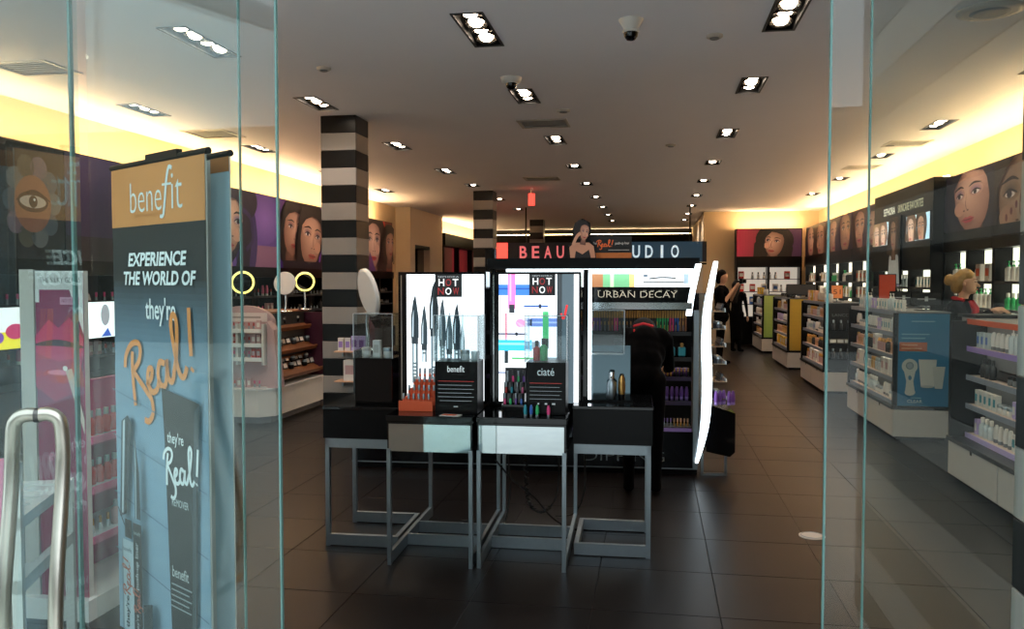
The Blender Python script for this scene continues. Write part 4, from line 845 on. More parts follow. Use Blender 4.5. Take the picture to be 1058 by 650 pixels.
def art_polish(p, w, h):
    p.rect(.05, .655, .25, .72, '3c74c8'); p.rect(.05, .69, .25, .70, '2450a0'); p.rect(.105, .575, .15, .79, 'e276b8'); p.rect(.115, .62, .125, .79, 'f2a8d4'); p.rect(.112, .55, .145, .6, '2a3038')
    p.rect(.2, .585, .345, .597, '3a5aa0'); p.rect(.29, .578, .305, .604, '202838'); p.ell(.18, .49, .03, .026, 'ee88b0'); p.poly([(.155, .5), (.21, .47), (.19, .46)], 'f0a0c0')
    p.rect(.24, .47, .4, .52, '6f86c8'); p.rect(.24, .49, .4, .5, 'a8b8e0'); p.rect(.225, .475, .25, .515, '30384a'); p.rect(.05, .42, .22, .43, '2c3450'); p.rect(.15, .414, .165, .436, '151a24')
    p.rect(.09, .38, .1, .55, 'a8506a'); p.rect(.085, .25, .108, .35, '222c30'); p.rect(.05, .325, .25, .39, '35b0e0'); p.rect(.05, .36, .25, .372, '8adcf4'); p.rect(.25, .335, .3, .38, '8f9aa4'); p.rect(.315, .4, .35, .56, '48a86c'); p.rect(.315, .34, .35, .4, '1c2a24')
    p.rect(.13, .275, .3, .286, '48a860'); p.rect(.28, .27, .42, .288, '7a8a90'); p.rect(.05, .19, .2, .198, '2a4470'); p.rect(.315, .28, .33, .4, 'b03850')
    hotnow(p, .235, .655, .155, .135); p.rect(.4, .02, .43, .79, '30363a'); p.rect(.43, .02, .5, .79, '4a5860'); p.stroke([(.425, .55), (.44, .52), (.46, .6)], .012, 'd02a2a')  # dark bands at the right paint a reflection into the print
light_box(-1.53, -.99, 4.86, .86, 1.655, 'tall light box with grey mascara brushes on white', art_brush)
light_box(-.965, -.425, 4.88, .86, 1.655, 'tall light box with colourful nail polish strokes on white', art_polish)
t = thing('light_box', 'dark glass-backed display frame with a white light strip, on the right end table', 'light box', (-.418, 4.98, .88), R(1.5))
bx('case', (0, .0, 0), (.03, .12, .79), 'gloss_black', t); bx('light_strip', (.03, -.004, .01), (.048, .02, .77), 'lit_white', t); bx('back_glass', (.05, .09, 0), (.28, .1, .33), 'smoked', t); bx('foot_plate', (0.03, -.02, 0), (.3, .12, .012), 'gloss_black', t)
# black pedestals with acrylic covers
def pedestal(x, y, z, w, d, h, ah, label, cat='display box', art=None, rz=R(1.5), m='black', cover=True):
    t = thing('pedestal_box', label, cat, (x, y, z), rz, 'black pedestals with clear covers')
    bx('box', (-w / 2, 0, 0), (w / 2, d, h), m, t, .003)
    e = .004
    if cover:
        c = MB().box((-w / 2 - .006, -.006, h), (-w / 2 - .006 + e, d + .006, h + ah)).box((w / 2 + .006 - e, -.006, h), (w / 2 + .006, d + .006, h + ah)).box((-w / 2, -.006, h), (w / 2, -.006 + e, h + ah)).box((-w / 2, d + .006 - e, h), (w / 2, d + .006, h + ah)).box((-w / 2, -.002, h + ah - e), (w / 2, d + .002, h + ah)).build('clear_cover', 'acrylic', t)
        for (xx, yy) in ((-1, 0), (1, 0), (-1, 1), (1, 1)): bx('cover_edge', (xx * (w / 2 + .005) - .002, -.008 + yy * (d + .012), h), (xx * (w / 2 + .005) + .002, -.004 + yy * (d + .012), h + ah), 'frost', t)
        bx('cover_rim', (-w / 2 - .006, -.008, h + ah), (w / 2 + .006, -.003, h + ah + .003), 'frost', t)
    if art:
        p = Print(-w / 2, 0, w / 2, h, y=-.001); art(p, w, h); p.build('box_print', 'sign_lit', t)
    return t
def art_b(p, w, h):
    p.text('benefit', 0, h * .86, w * .4, h * .12, 'b9c4c6')
    for k in range(6): p.rect(-w * (.42 - .04 * (k == 5)), h * (.62 - .075 * k), w * (.42 - .05 * (k % 2)), h * (.629 - .075 * k), '8a2c26' if k == 0 else '6f7a7c')
    p.rect(-w * .05, h * .13, w * .05, h * .15, '7a8486')
def art_c(p, w, h):
    p.text('ciaté', 0, h * .82, w * .42, h * .14, '8fa0a4')
    for k in range(5): p.rect(-w * .4, h * (.6 - .075 * k), w * (.4 - .05 * (k % 2)), h * (.609 - .075 * k), '8a2c26' if k == 0 else '667072')
    for k in range(3): p.rect(-w * .2 + k * w * .18, h * .2, -w * .16 + k * w * .2, h * .23, '8a9496')
pedestal(-1.1, 4.56, .851, .245, .2, .295, .26, 'black pedestal lettered in white with clear cover, on the mascara table', art=art_b)
pedestal(-.595, 4.6, .851, .225, .2, .295, .26, 'black pedestal lettered in white with clear cover, on the nail polish table', art=art_c)
pedestal(-1.685, 4.84, .851, .235, .24, .28, .27, 'plain glossy black pedestal with clear cover on the left table', m='gloss_black')
pedestal(-.29, 5.0, 1.16, .22, .0 + .08, .004, .26, 'clear acrylic case hung on the right end display frame', m='frost')
put('box', 'white', 'offwhite', (-1.69, 4.93, 1.1312), 0, 'covered left pedestal', .9); put('jar', 'white', 'offwhite', (-1.76, 4.93, 1.1312), 0, 'covered left pedestal', .9); put('jar', 'white', 'steel', (-1.62, 4.92, 1.1312), 0, 'covered left pedestal', .9)
put('jar', 'frost', 'steel', (-1.07, 4.66, 1.1462), 0, 'covered mascara table pedestal', .9); put('jar', 'frost', 'frost', (-1.01, 4.66, 1.1462), 0, 'covered mascara table pedestal', .8)
put('bottle', 'green', 'dark_grey', (-.62, 4.7, 1.1462), 0, 'covered nail polish pedestal', .9); put('bottle', 'red', 'dark_grey', (-.66, 4.7, 1.1462), 0, 'covered nail polish pedestal', .8)
put('bottle', 'steel', 'chrome', (-.25, 5.02, .892), 0, 'right end display frame', 1.15); put('tube', 'gold', 'black', (-.19, 5.03, .892), 0, 'right end display frame', 1.1)
# red tray of mascaras
t = thing('mascara_tray', 'stepped orange-red tray full of silver mascara tubes beside the lettered pedestal', 'tray', (-1.45, 4.6, .851), R(1.5))
MB().prism([(0, 0), (.2, 0), (.2, .06), (0, .06)], 0, .01).build('front_lip', 'orange', t)
for k in range(4):
    bx('step', (0 + .02 * k, .012 + .045 * k, .0), (.2 + .006 * k, .055 + .045 * k, .03 + .045 * k), 'orange', t)
for k in range(4):
    for q in range(6):
        put('lipstick', 'steel', 'orange', (-1.43 + .02 * k + .03 * q, 4.6 + .034 + .045 * k, .882 + .045 * k), 0, 'stepped orange tray', .8)
t = thing('leaflet', 'small orange and white leaflet lying on the mascara table edge', 'leaflet', (-1.12, 4.46, .851), R(-8)); bx('sheet', (-.055, 0, 0), (.055, .07, .003), 'white', t); bx('picture', (-.05, .012, .003), (.03, .062, .0034), 'orange', t)
# nail polish rack and testers
t = thing('polish_rack', 'small dark stepped rack of nail polishes on the nail polish table', 'rack', (-.86, 4.68, .851), R(1.5))
for k in range(3): bx('step', (0, .045 * k, 0), (.13, .045 * k + .044, .04 + .06 * k), 'gloss_black', t)
bx('header_card', (0, .135, 0), (.13, .14, .24), 'dark_grey', t)
cols = ['hotpink', 'green', 'purple', 'blue', 'red', 'teal', 'grey', 'pink', 'steel']
for k in range(3):
    for q in range(4): put('lipstick', 'dark_grey' if q % 2 else 'steel', cols[(k * 4 + q) % 9], (-.845 + .032 * q, 4.68 + .022 + .045 * k, .892 + .06 * k), 0, 'small dark stepped polish rack', .75)
for q, c in enumerate(('teal', 'blue', 'green', 'hotpink')): put('tube', c, 'steel', (-.7 + .033 * q + (.03 if q == 3 else 0), 4.535, .851), 0, 'front edge of the nail polish table', .5)
# cables under the tables
def cable(name, pts, label, r=.006, coil=0):
    P = [Vector(p) for p in pts]; Q = []
    for i in range(len(P) - 1):
        p0, p1, p2, p3 = P[max(i - 1, 0)], P[i], P[i + 1], P[min(i + 2, len(P) - 1)]
        for k in range(8):
            u = k / 8; Q.append(.5 * (2 * p1 + (p2 - p0) * u + (2 * p0 - 5 * p1 + 4 * p2 - p3) * u * u + (3 * p1 - p0 - 3 * p2 + p3) * u ** 3))
    Q.append(P[-1])
    if coil:
        n = len(Q) * 4; C = []
        for i in range(n):
            f = i / (n - 1) * (len(Q) - 1); a = int(min(f, len(Q) - 2)); b = Q[a].lerp(Q[a + 1], f - a); ang = i * 1.1; w_ = coil if i < n * .6 else 0
            C.append(b + Vector((math.cos(ang) * w_, math.sin(ang) * w_, 0)))
        Q = C
    tag(MB().tube(Q, r, 6).build(name, 'rubber'), label, 'cable', 'cables under the tables')
cable('power_cable', [(-.93, 5.3, .645), (-.93, 5.3, .45), (-.91, 5.25, .25), (-.95, 5.2, .03), (-1.1, 5.3, .009), (-1.25, 5.35, .009)], 'black cable hanging straight beside the middle table leg')
cable('power_cable', [(-.96, 5.0, .5), (-.85, 5.0, .38), (-.72, 5.05, .26), (-.62, 5.1, .13), (-.5, 5.2, .03), (-.42, 5.35, .009)], 'black cable slung diagonally under the nail polish table')
cable('power_cable', [(-.8, 5.2, .645), (-.8, 5.2, .4), (-.78, 5.2, .2), (-.7, 5.2, .13), (-.62, 5.25, .2), (-.6, 5.3, .35), (-.6, 5.3, .645)], 'coiled black cable looping under the nail polish table', .006, .012)
cable('power_cable', [(-.44, 5.45, .6), (-.445, 5.47, .4), (-.45, 5.46, .2), (-.52, 5.5, .05), (-.65, 5.55, .009)], 'black cable beside the right rear leg of the nail polish table')

# ================================================================== BEAUTY STUDIO SIGN
t = thing('studio_sign', 'long black hanging sign lettered in red and white at the back', 'sign', (-3.5, 20.0, 2.05), 0); L = 4.7
bx('board', (0, 0, 0), (L, .12, .48), 'gloss_black', t); bx('light_rail', (.0, -.02, -.06), (L, .14, -.02), 'black', t); 
for x in (.4, L - .4): bx('hanger', (x, .05, .48), (x + .03, .08, CEIL - 2.05 - .001), 'black', t)
bx('side_screen', (-.42, .02, -.05), (-.04, .1, .48), 'red_glow', t)
p = Print(0, 0, L, .48, '0c0b0d', y=-.002); p.rect(2.95, .0, L - .1, .48, '1f3442')
word = 'BEAUTY STUDIO'
for k, ch in enumerate(word):
    x = .36 + .301 * k
    if ch != ' ': p.text(ch, x, .25, .06 if ch == 'I' else .18, .3, 'd86a6c' if k < 4 else 'c4d6e0', bold=.02)
p.build('lettering', 'sign_lit', t)
t = thing('studio_counter', 'dark studio counter below the hanging sign', 'counter', (-3.3, 20.6, 0)); bx('body', (0, 0, 0), (4.2, .6, 1.1), 'black', t); bx('top', (-.03, -.03, 1.1), (4.23, .63, 1.14), 'gloss_black', t)
tag(bx('ceiling_wash', (XL + .1, YB - .25, 3.2), (1.2, YB - .2, 3.22), 'cove_dim'), 'warm light strip along the top of the black back wall', 'light strip')
struct(bx('trim_1', (XL + .05, YB - .3, 2.7), (1.25, YB - .0, 3.195), 'matte_black'))

# ================================================================== BANNER, PINK STAND, WHITE CHAIR BEHIND THE LEFT GLASS
t = thing('banner_stand', 'tall double-sided mascara banner stand with orange top behind the left glass', 'banner', (-2.33, 3.3, 0), math.atan2(-.4, .67)); bw = .78
bx('base', (.05, -.02, 0), (bw - .05, .14, .07), 'steel', t); MB().tube([(bw / 2, .05, .07), (bw / 2, .05, 2.06)], .012).build('pole', 'steel', t)
bx('sheet', (0, 0, .07), (bw, .004, 2.085), 'white', t); bx('sheet', (0.0, .09, .07), (bw + .015, .094, 2.085), 'white', t)
for y in (.0, .09):
    MB().tube([(-.005, y + .002, 2.088), (bw + .02, y + .002, 2.088)], .013, 10).build('top_rail', 'black', t)
bx('clip', (bw * .42, -.012, 2.085), (bw * .75, .012, 2.115), 'black', t)
p = Print(0, .07, bw, 2.082, None, y=-.001)
p.grad(0, 1.25, bw, 1.6, '6f8ea3', '1c2930', 14, False); p.rect(0, 1.6, bw, 1.83, '131c21'); p.grad(0, .07, bw, 1.25, '8fb0c6', '6f8ea3', 12, False); p.rect(0, 1.83, bw, 2.082, 'cf8a4e')
p.text('bene', .31, 1.948, .27, .125, 'd5dfe0', bold=-.012); p.text('it', .57, 1.955, .085, .14, 'd5dfe0', bold=-.012); p.stroke([(.535, 2.045), (.51, 2.05), (.49, 2.0), (.475, 1.92), (.46, 1.865), (.435, 1.862)], .016, 'd5dfe0'); p.stroke([(.455, 1.985), (.53, 1.985)], .009, 'd5dfe0', sm=False); p.text('SAN FRANCISCO', .34, 1.872, .24, .012, 'b97a40')
p.text('EXPERIENCE', .4, 1.69, .48, .058, 'e8f0f2', bold=.03, shear=.18); p.text('THE WORLD OF', .41, 1.612, .6, .058, 'e8f0f2', bold=.03, shear=.18)
p.text("they're", .43, 1.475, .25, .115, 'e4ecee', bold=.012); real(p, .42, 1.26, .6, .26, 'd98a48', .1, .32)
# paving lines, black tube, pencil and mascara pictures
for z in (.35, .6, .85, 1.05): p.stroke([(0, z + .08), (bw, z - .06)], .005, '5f7d92', sm=False)
p.poly([(.44, 1.17), (.74, 1.13), (.72, .95), (.7, .3), (.68, .1), (.5, .1), (.46, .95)], '141a1e'); p.poly([(.7, 1.1), (.74, 1.13), (.71, .8), (.69, .2), (.66, .2), (.68, .8)], '3a4850'); p.stroke([(.66, .75), (.7, .5), (.68, .2)], .004, '4a5a62')
p.text("they're", .55, .97, .13, .06, 'e2eaec', bold=.01); real(p, .595, .855, .28, .15, 'e2eaec', .1, .1); p.text('REMOVER', .585, .72, .13, .03, 'c8d2d4'); p.text('benefit', .58, .44, .13, .045, 'c8d2d4')
for k in range(5): p.rect(.51, .385 - .022 * k, .67 - .02 * (k % 2), .391 - .022 * k, '8f9ca0')
p.poly([(.1, 1.0), (.16, 1.03), (.19, 1.0), (.13, .6), (.07, .58)], '3a454c'); p.poly([(.115, 1.0), (.135, 1.01), (.105, .6), (.09, .6)], 'b4c4cc'); p.poly([(.15, 1.0), (.16, 1.0), (.125, .6), (.115, .6)], '0c1114')
p.rect(.12, .5, .18, .58, '11171a'); p.stroke([(.06, .62), (.12, .55)], .008, '11171a', sm=False); p.rect(.09, .1, .2, .49, 'b9ccd6'); p.rect(.09, .1, .105, .49, '8298a4'); p.text('benefit', .145, .45, .08, .02, '39454a'); p.text("they're", .145, .18, .14, .04, '20282c', bold=.02, rot=math.pi / 2); real(p, .145, .33, .16, .07, 'b8634a', .1, math.pi / 2)
p.poly([(.235, .95), (.27, .8), (.275, .6), (.225, .6), (.225, .8)], '20292e'); p.poly([(.235, .95), (.245, .85), (.242, .6), (.232, .6)], '9fb2bc'); p.rect(.21, .1, .285, .58, '161c20'); p.text('benefit', .247, .54, .06, .018, 'aab6ba'); p.text('push-up liner', .247, .4, .2, .035, 'c8d2d4', bold=.01, rot=math.pi / 2); real(p, .247, .25, .1, .06, 'b8634a', .1, math.pi / 2); p.text("they're", .247, .15, .09, .032, 'c8d2d4', rot=math.pi / 2)
p.poly([(.3, .25), (.38, .27), (.38, .1), (.3, .1)], '2a353b'); p.build('banner_print', 'print', t)
p = Print(bw - .12, .07, bw + .015, 2.082, None, y=.0885); p.rect(bw - .12, .07, bw + .015, 2.02, 'b4cbd8'); p.rect(bw - .12, 2.02, bw + .015, 2.082, 'b8743c'); p.build('rear_print', 'print', t)
# gloss stand
t = thing('gloss_stand', 'white and magenta lip gloss stand with side shelves behind the left glass', 'display stand', (-2.96, 3.5, 0)); w = .33
bx('front_panel', (0, 0, .1), (w, .03, 1.648), 'white', t); bx('side_post', (0, -.012, .05), (.075, 0, 1.655), 'offwhite', t); bx('base', (-.02, -.05, 0), (w + .03, 1.0, .1), 'white_gloss', t); bx('back_panel', (0, .97, .1), (w, 1.0, 1.08), 'magenta', t); bx('spine', (0.0, .03, .1), (.04, .97, 1.08), 'magenta', t)
p = Print(.078, .1, w, 1.64, 'a51f5c', y=-.002); p.rect(.078, .1, w, 1.56, '84194a'); p.rect(.078, 1.56, w, 1.64, 'c5c2bf'); p.text('THE SILKY GLOSS', .21, 1.605, .215, .026, '2a2a2c'); p.rect(.078, 1.5, .1, 1.56, 'd5d2cf'); p.poly([(.26, 1.56), (w, 1.56), (w, 1.35)], 'd5d2cf'); p.rect(.21, 1.49, .31, 1.525, 'c88aa2'); p.text('NO STICK', .26, 1.508, .08, .018, '8a3a5c')
p.poly([(.078, 1.34), (.15, 1.42), (.2, 1.38), (.26, 1.43), (w, 1.33), (w, 1.25), (.2, 1.22), (.078, 1.26)], 'c2265e'); p.stroke([(.078, 1.3), (.2, 1.31), (w, 1.29)], .03, '3a1420', taper=True); p.poly([(.078, 1.26), (.2, 1.22), (w, 1.25), (.29, 1.08), (.18, 1.03), (.078, 1.1)], 'a81a4c'); p.ell(.2, 1.17, .06, .012, 'e07a9c'); p.poly([(.235, 1.18), (.27, 1.19), (w, .95), (w, .88)], 'c9b3a8'); p.ell(.235, 1.19, .012, .012, 'f4ece4'); p.text('gents', .2, .77, .12, .04, 'c2507e'); p.build('front_print', 'print', t)
for k, z in enumerate((.36, .6, .84)):
    s = bx('shelf', (.04, .03, z), (w, .97, z + .012), 'frost', t); bx('price_rail', (w, .03, z - .016), (w + .008, .97, z + .02), 'pink', s)
    row([('bottle', 'frost', 'steel'), ('bottle', 'red', 'steel'), ('lipstick', 'gold', 'frost'), ('bottle', 'pale_pink', 'steel')], (-2.96 + w - .06, 3.58), (-2.96 + w - .06, 4.4), z + .0122, math.pi / 2, f'{["bottom", "lower", "middle", "upper", "top"][k]} shelf of the gloss stand', .055, .85, 5)
# white high chair with a pink cloth
t = thing('high_chair', 'white slatted high chair with a pink cloth, behind the glass door handle', 'chair', (-2.30, 2.69, 0), R(22)); wd = .42; dp = .66
for x in (-.035, -wd):
    bx('rail', (x, 0, .68), (x + .035, dp, .725), 'white_gloss', t); bx('stretcher', (x, .0, .44), (x + .035, dp, .49), 'white_gloss', t)
    for y in (.0, dp - .035): bx('leg', (x, y, 0), (x + .035, y + .035, .68 if y else .93), 'white_gloss', t)
for k in range(6): bx('slat', (-wd + .035, .02 + k * .108, .7), (-.035, .1 + k * .108, .722), 'white_gloss', t)
bx('footrest', (-wd + .035, .12, .45), (-.035, .28, .47), 'white_gloss', t)
for z in (.78, .87): bx('back_slat', (-wd + .035, .005, z), (-.035, .025, z + .05), 'white_gloss', t)
mb = MB(); n = 14; vs = []; 
prof = [(.045, .6), (.042, .75), (.04, .935), (.02, .942), (-.008, .935), (-.012, .8), (-.014, .68), (-.01, .57)]
for i in range(n + 1):
    u = i / n
    for j, (y, z) in enumerate(prof): vs.append((-.34 + .3 * u, y + .006 * math.sin(u * 19 + j), z - (.012 * math.sin(u * 7) if j in (0, 7) else 0)))
m_ = len(prof); mb.add(vs, [(i * m_ + j, (i + 1) * m_ + j, (i + 1) * m_ + j + 1, i * m_ + j + 1) for i in range(n) for j in range(m_ - 1)], sm=True)
o = mb.build('pink_cloth', 'cloth_pink', None, (-2.30, 2.69, .0), R(22)); tag(o, 'pink cloth draped over the back of the white high chair', 'cloth')
md = o.modifiers.new('thick', 'SOLIDIFY'); md.thickness = .004

# ================================================================== PEOPLE
_b = bmesh.new(); bmesh.ops.create_icosphere(_b, subdivisions=2, radius=1); _b.verts.index_update()
ICO = ([v.co[:] for v in _b.verts], [tuple(v.index for v in f.verts) for f in _b.faces]); _b.free()
def blob_mesh(bones, voxel, smooth=6):
    mb = MB()
    for p0, p1, r0, r1, *_ in bones:
        p0, p1 = Vector(p0), Vector(p1); L = (p1 - p0).length; n = max(1, int(L / (min(r0, r1) * .5)))
        for k in range(n + 1):
            u = k / n; r = r0 + (r1 - r0) * u; c = p0.lerp(p1, u); mb.add([(c.x + x * r, c.y + y * r, c.z + z * r) for x, y, z in ICO[0]], ICO[1])
    me = bpy.data.meshes.new('tmp'); me.from_pydata(mb.v, [], mb.f); ob = bpy.data.objects.new('tmp', me); COL.objects.link(ob)
    m = ob.modifiers.new('r', 'REMESH'); m.mode = 'VOXEL'; m.voxel_size = voxel; m.use_smooth_shade = True
    s = ob.modifiers.new('s', 'SMOOTH'); s.iterations = smooth; s.factor = .5
    dg = bpy.context.evaluated_depsgraph_get(); out = bpy.data.meshes.new_from_object(ob.evaluated_get(dg)); bpy.data.objects.remove(ob); bpy.data.meshes.remove(me); return out
def person(label, loc, rz, bones, hair, voxel=.012, hairmat='hair_dark', extra=None):
    """bones: (p0, p1, r0, r1, material); hair likewise; local frame, facing -Y"""
    t = thing('person', label, 'person', loc, rz); me = blob_mesh(bones, voxel); ms = []
    for b in bones:
        if b[4] not in ms: ms.append(b[4])
    for m in ms: me.materials.append(MATS[m])
    B = [(Vector(b[0]), Vector(b[1]), b[2], b[3], ms.index(b[4])) for b in bones]
    for f in me.polygons:
        c = f.center; best = 9; bi = 0
        for p0, p1, r0, r1, mi in B:
            d = p1 - p0; u = max(0, min(1, (c - p0).dot(d) / (d.length_squared or 1))); v = (c - p0 - d * u).length - (r0 + (r1 - r0) * u)
            if v < best: best, bi = v, mi
        f.material_index = bi; f.use_smooth = True
    link('body', me, t)
    if hair:
        hm = blob_mesh(hair, voxel, 3); hm.materials.append(MATS[hairmat]); link('hair', hm, t)
    if extra: extra(t)
    return t
def hand(p, d, s, m='skin'):
    """palm + five fingers from wrist p along direction d; s = side vector"""
    p, d, s = Vector(p), Vector(d).normalized(), Vector(s).normalized(); L = [(p, p + d * .07, .026, .034, m)]
    for k, (o, l) in enumerate(((-.03, .06), (-.01, .075), (.011, .07), (.03, .055))):
        a = p + d * .08 + s * o; b = a + d * l * .55 + Vector((0, 0, -.008)); L += [(a, b, .010, .009, m), (b, b + d * l * .45 + Vector((0, 0, -.022)), .009, .008, m)]
    L.append((p + d * .03 - s * .03, p + d * .075 - s * .065 + Vector((0, 0, -.012)), .012, .009, m)); return L
def legs(h, hip, spread, m, shoe='cloth_black', fy=0):
    L = []
    for s in (-1, 1): L += [((s * .09, 0, hip), (s * spread, .02, hip * .53), .088, .06, m), ((s * spread, .02, hip * .53), (s * spread, .03, .09), .06, .042, m), ((s * spread, .03, .06), (s * (spread + .01), -.13, .04), .045, .036, shoe)]
    return L
# bending assistant, seen from behind (local facing -Y, turned to face +Y)
K = 'cloth_black'
bones = legs(1.65, .86, .1, K) + [((0, .02, .88), (0, -.03, 1.0), .15, .15, K), ((0, -.03, 1.0), (0, -.12, 1.12), .145, .15, K), ((-.12, -.16, 1.16), (.12, -.16, 1.16), .09, .09, K), ((-.05, -.1, 1.05), (.05, -.1, 1.05), .125, .125, K),
    ((-.17, -.18, 1.15), (-.2, -.26, .93), .06, .046, K), ((-.2, -.26, .93), (-.18, -.42, .9), .042, .034, K), ((.17, -.18, 1.15), (.2, -.26, .93), .06, .046, K), ((.2, -.26, .93), (.17, -.42, .9), .042, .034, K),
    ((0, -.2, 1.2), (0, -.28, 1.22), .055, .05, 'skin'), ((0, -.34, 1.2), (0, -.36, 1.14), .09, .07, 'skin')] + hand((-.18, -.42, .9), (.1, -1, -.1), (1, 0, 0)) + hand((.17, -.42, .9), (-.1, -1, -.1), (1, 0, 0))
def red_trim(t):
    MB().tube([(.05, -.02, 1.1), (.055, -.03, 1.17), (.07, -.06, 1.235)], [.006, .016, .006], 8).build('red_stripe', 'cloth_red', t); MB().tube([(-.07, -.18, 1.25), (0, -.13, 1.272), (.07, -.18, 1.25)], .014, 8).build('red_collar', 'cloth_red', t)
person('person in black uniform with red trim bending over the gondola shelves', (-.08, 6.3, 0), R(180), bones, [((0, -.32, 1.22), (0, -.38, 1.2), .1, .09), ((0, -.3, 1.2), (0, -.32, 1.16), .085, .08)], .013, extra=red_trim)
# service counter and blond assistant
t = thing('service_counter', 'pale counter with black top in front of the blond assistant', 'counter', (3.0, 8.45, 0)); bx('body', (0, 0, 0), (.52, .4, 1.25), 'offwhite', t); bx('top', (-.03, -.03, 1.25), (.55, .43, 1.28), 'black', t); bx('kick', (.02, -.002, 0), (.5, .0, .06), 'black', t)
B = [((-.09, 0, .88), (-.1, .01, .47), .09, .06, K), ((-.1, .01, .47), (-.1, .02, .09), .06, .042, K), ((-.1, .02, .06), (-.11, -.14, .04), .045, .036, K), ((.09, 0, .88), (.1, .01, .47), .09, .06, K), ((.1, .01, .47), (.1, .02, .09), .06, .042, K), ((.1, .02, .06), (.11, -.14, .04), .045, .036, K),
     ((0, 0, .9), (0, .01, 1.05), .14, .125, K), ((0, .01, 1.05), (0, -.01, 1.3), .125, .135, K), ((-.13, 0, 1.33), (.13, 0, 1.33), .07, .07, K),
     ((-.17, 0, 1.34), (-.22, -.1, 1.2), .055, .045, K), ((-.22, -.1, 1.2), (-.14, -.3, 1.29), .042, .03, K), ((.17, 0, 1.34), (.24, -.06, 1.2), .055, .045, K), ((.24, -.06, 1.2), (.16, -.28, 1.29), .042, .03, K),
     ((0, -.01, 1.38), (.0, -.04, 1.47), .052, .05, 'skin'), ((0, -.06, 1.6), (0, -.075, 1.53), .092, .07, 'skin'), ((0, -.1, 1.52), (0, -.115, 1.5), .045, .035, 'skin'), ((0, -.15, 1.575), (0, -.17, 1.55), .012, .017, 'skin')] + hand((-.14, -.31, 1.305), (.2, -1, 0), (1, 0, 0)) + hand((.16, -.29, 1.305), (-.2, -1, 0), (1, 0, 0))
def blond_extra(t):
    MB().tube([(-.08, -.1, 1.4), (-.075, -.14, 1.32), (-.06, -.145, 1.2), (-.05, -.135, 1.1)], [.014, .026, .024, .014], 8).build('red_lapel', 'cloth_red', t); MB().tube([(.08, -.1, 1.4), (.075, -.14, 1.32), (.06, -.145, 1.2), (.05, -.135, 1.1)], [.014, .026, .024, .014], 8).build('red_lapel', 'cloth_red', t)
    MB().tube([(-.09, -.05, 1.4), (-.05, .06, 1.425), (.05, .06, 1.425), (.09, -.05, 1.4)], .02, 8).build('red_collar', 'cloth_red', t)
    for s in (-1, 1):
        M = Matrix.Translation((s * .034, -.142, 1.592)); MB().lathe([(.002, -.006), (.009, 0), (.002, .006)], 8, 0, M).build('eye', 'hair_dark', t); MB().tube([(s * .018, -.15, 1.615), (s * .04, -.145, 1.622), (s * .06, -.125, 1.614)], .004, 6).build('eyebrow', 'wood', t)
        MB().lathe([(.006, -.02), (.016, 0), (.008, .02)], 8, 0, Matrix.Translation((s * .093, -.05, 1.57))).build('ear', 'skin', t)
    MB().tube([(-.022, -.148, 1.515), (0, -.156, 1.517), (.022, -.148, 1.515)], .006, 6).build('mouth', 'cloth_red', t)
person('blond person in black with a red lapel looking down behind the pale counter', (3.13, 9.3, 0), R(62), B, [((0, -.04, 1.64), (0, .0, 1.6), .095, .1), ((0, .01, 1.58), (0, .03, 1.53), .09, .065), ((0, .1, 1.62), (0, .11, 1.6), .055, .05), ((-.06, -.09, 1.66), (.06, -.09, 1.66), .04, .04)], .009, 'hair_blond', blond_extra)
# two dark figures far down the right aisle
B = legs(1.75, .9, .1, K) + [((0, 0, .92), (0, .0, 1.1), .15, .14, K), ((0, 0, 1.1), (0, 0, 1.38), .14, .15, K), ((-.15, 0, 1.42), (.15, 0, 1.42), .075, .075, K), ((-.2, 0, 1.42), (-.26, -.1, 1.2), .06, .045, K), ((-.26, -.1, 1.2), (-.1, -.28, 1.5), .042, .03, 'skin'), ((.2, 0, 1.42), (.27, -.12, 1.22), .06, .045, K), ((.27, -.12, 1.22), (.1, -.28, 1.5), .042, .03, 'skin'), ((0, 0, 1.5), (0, -.01, 1.58), .05, .05, 'skin'), ((0, -.02, 1.69), (0, -.035, 1.62), .095, .07, 'skin')] + hand((-.1, -.28, 1.5), (.5, -.5, .7), (1, 0, 0)) + hand((.1, -.28, 1.5), (-.5, -.5, .7), (1, 0, 0))
def cam_extra(t):
    MB().box((-.075, -.4, 1.55), (.075, -.34, 1.65), bev=.008).lathe([(.04, 0), (.038, .06)], 12, 0, Matrix.Translation((0, -.4, 1.6)) @ Matrix.Rotation(R(90), 4, 'X')).build('held_camera', 'black', t)
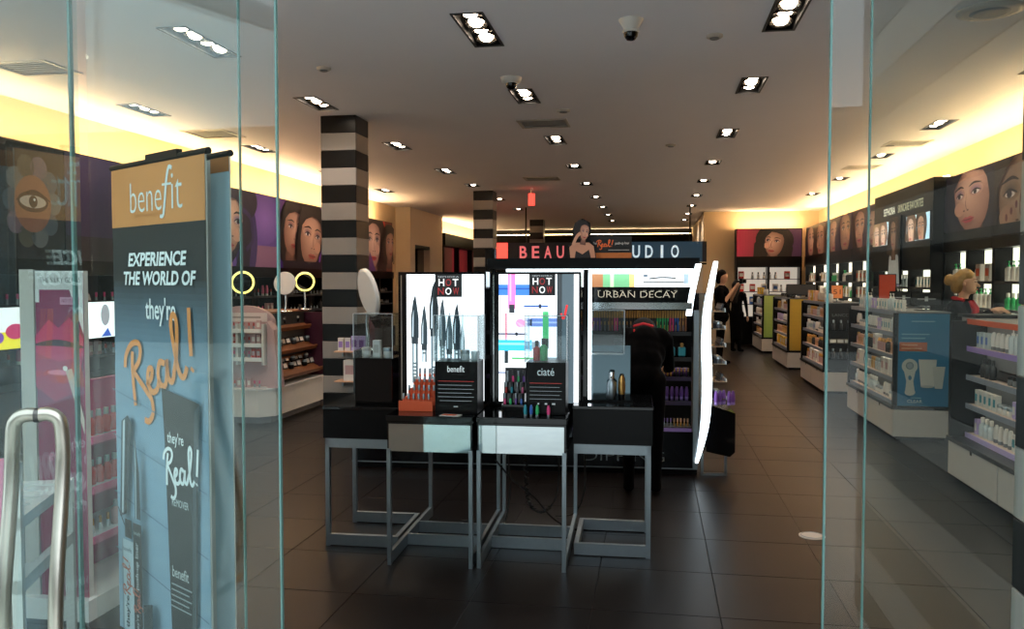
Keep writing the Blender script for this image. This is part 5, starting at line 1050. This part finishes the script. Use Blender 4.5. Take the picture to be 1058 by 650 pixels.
person('dark-clothed person holding up a camera, beside the curved light bar', (1.27, 16.4, 0), R(75), B, [((0, .0, 1.73), (0, .03, 1.7), .1, .1), ((0, .05, 1.66), (0, .05, 1.6), .08, .06)], .016, extra=cam_extra)
B = legs(1.62, .85, .08, K) + [((0, 0, .86), (0, .0, .35), .15, .13, K), ((0, 0, .9), (0, 0, 1.05), .145, .125, K), ((0, 0, 1.05), (0, 0, 1.25), .125, .13, K), ((-.12, 0, 1.3), (.12, 0, 1.3), .065, .065, K), ((-.17, 0, 1.3), (-.22, -.02, 1.02), .052, .04, K), ((-.22, -.02, 1.02), (-.2, -.12, .82), .038, .028, K), ((.17, 0, 1.3), (.22, -.02, 1.02), .052, .04, K), ((.22, -.02, 1.02), (.2, -.12, .82), .038, .028, K), ((0, 0, 1.36), (0, -.01, 1.44), .045, .045, 'skin'), ((0, -.02, 1.52), (0, -.03, 1.46), .085, .065, 'skin')] + hand((-.2, -.12, .8), (0, -.2, -1), (0, 1, 0)) + hand((.2, -.12, .8), (0, -.2, -1), (0, 1, 0))
person('long-haired person in a long black coat standing in the right aisle', (1.83, 19.3, 0), R(150), B, [((0, .01, 1.54), (0, .03, 1.5), .095, .1), ((0, .05, 1.5), (0, .07, 1.15), .1, .08)], .016)

# ------------------------------------------------------------------ look-alikes: say which one, counted as seen from the doorway
bpy.context.view_layer.update()
NUM = 'first second third fourth fifth sixth seventh eighth ninth tenth eleventh twelfth thirteenth fourteenth fifteenth sixteenth seventeenth eighteenth nineteenth twentieth'.split() + ['twenty-' + q for q in 'first second third fourth fifth sixth seventh eighth ninth'.split()] + ['thirtieth']
same = {}
for o in SC.objects:
    if o.parent is None and 'label' in o: same.setdefault(o['label'], []).append(o)
ci = cam.matrix_world.inverted()
for lab, L in same.items():
    if len(L) < 2: continue
    L.sort(key=lambda o: (lambda p: p.x / -p.z)(ci @ o.matrix_world.translation))
    for i, o in enumerate(L): o['label'] = f'{lab}, {NUM[min(i, 29)]} from left'
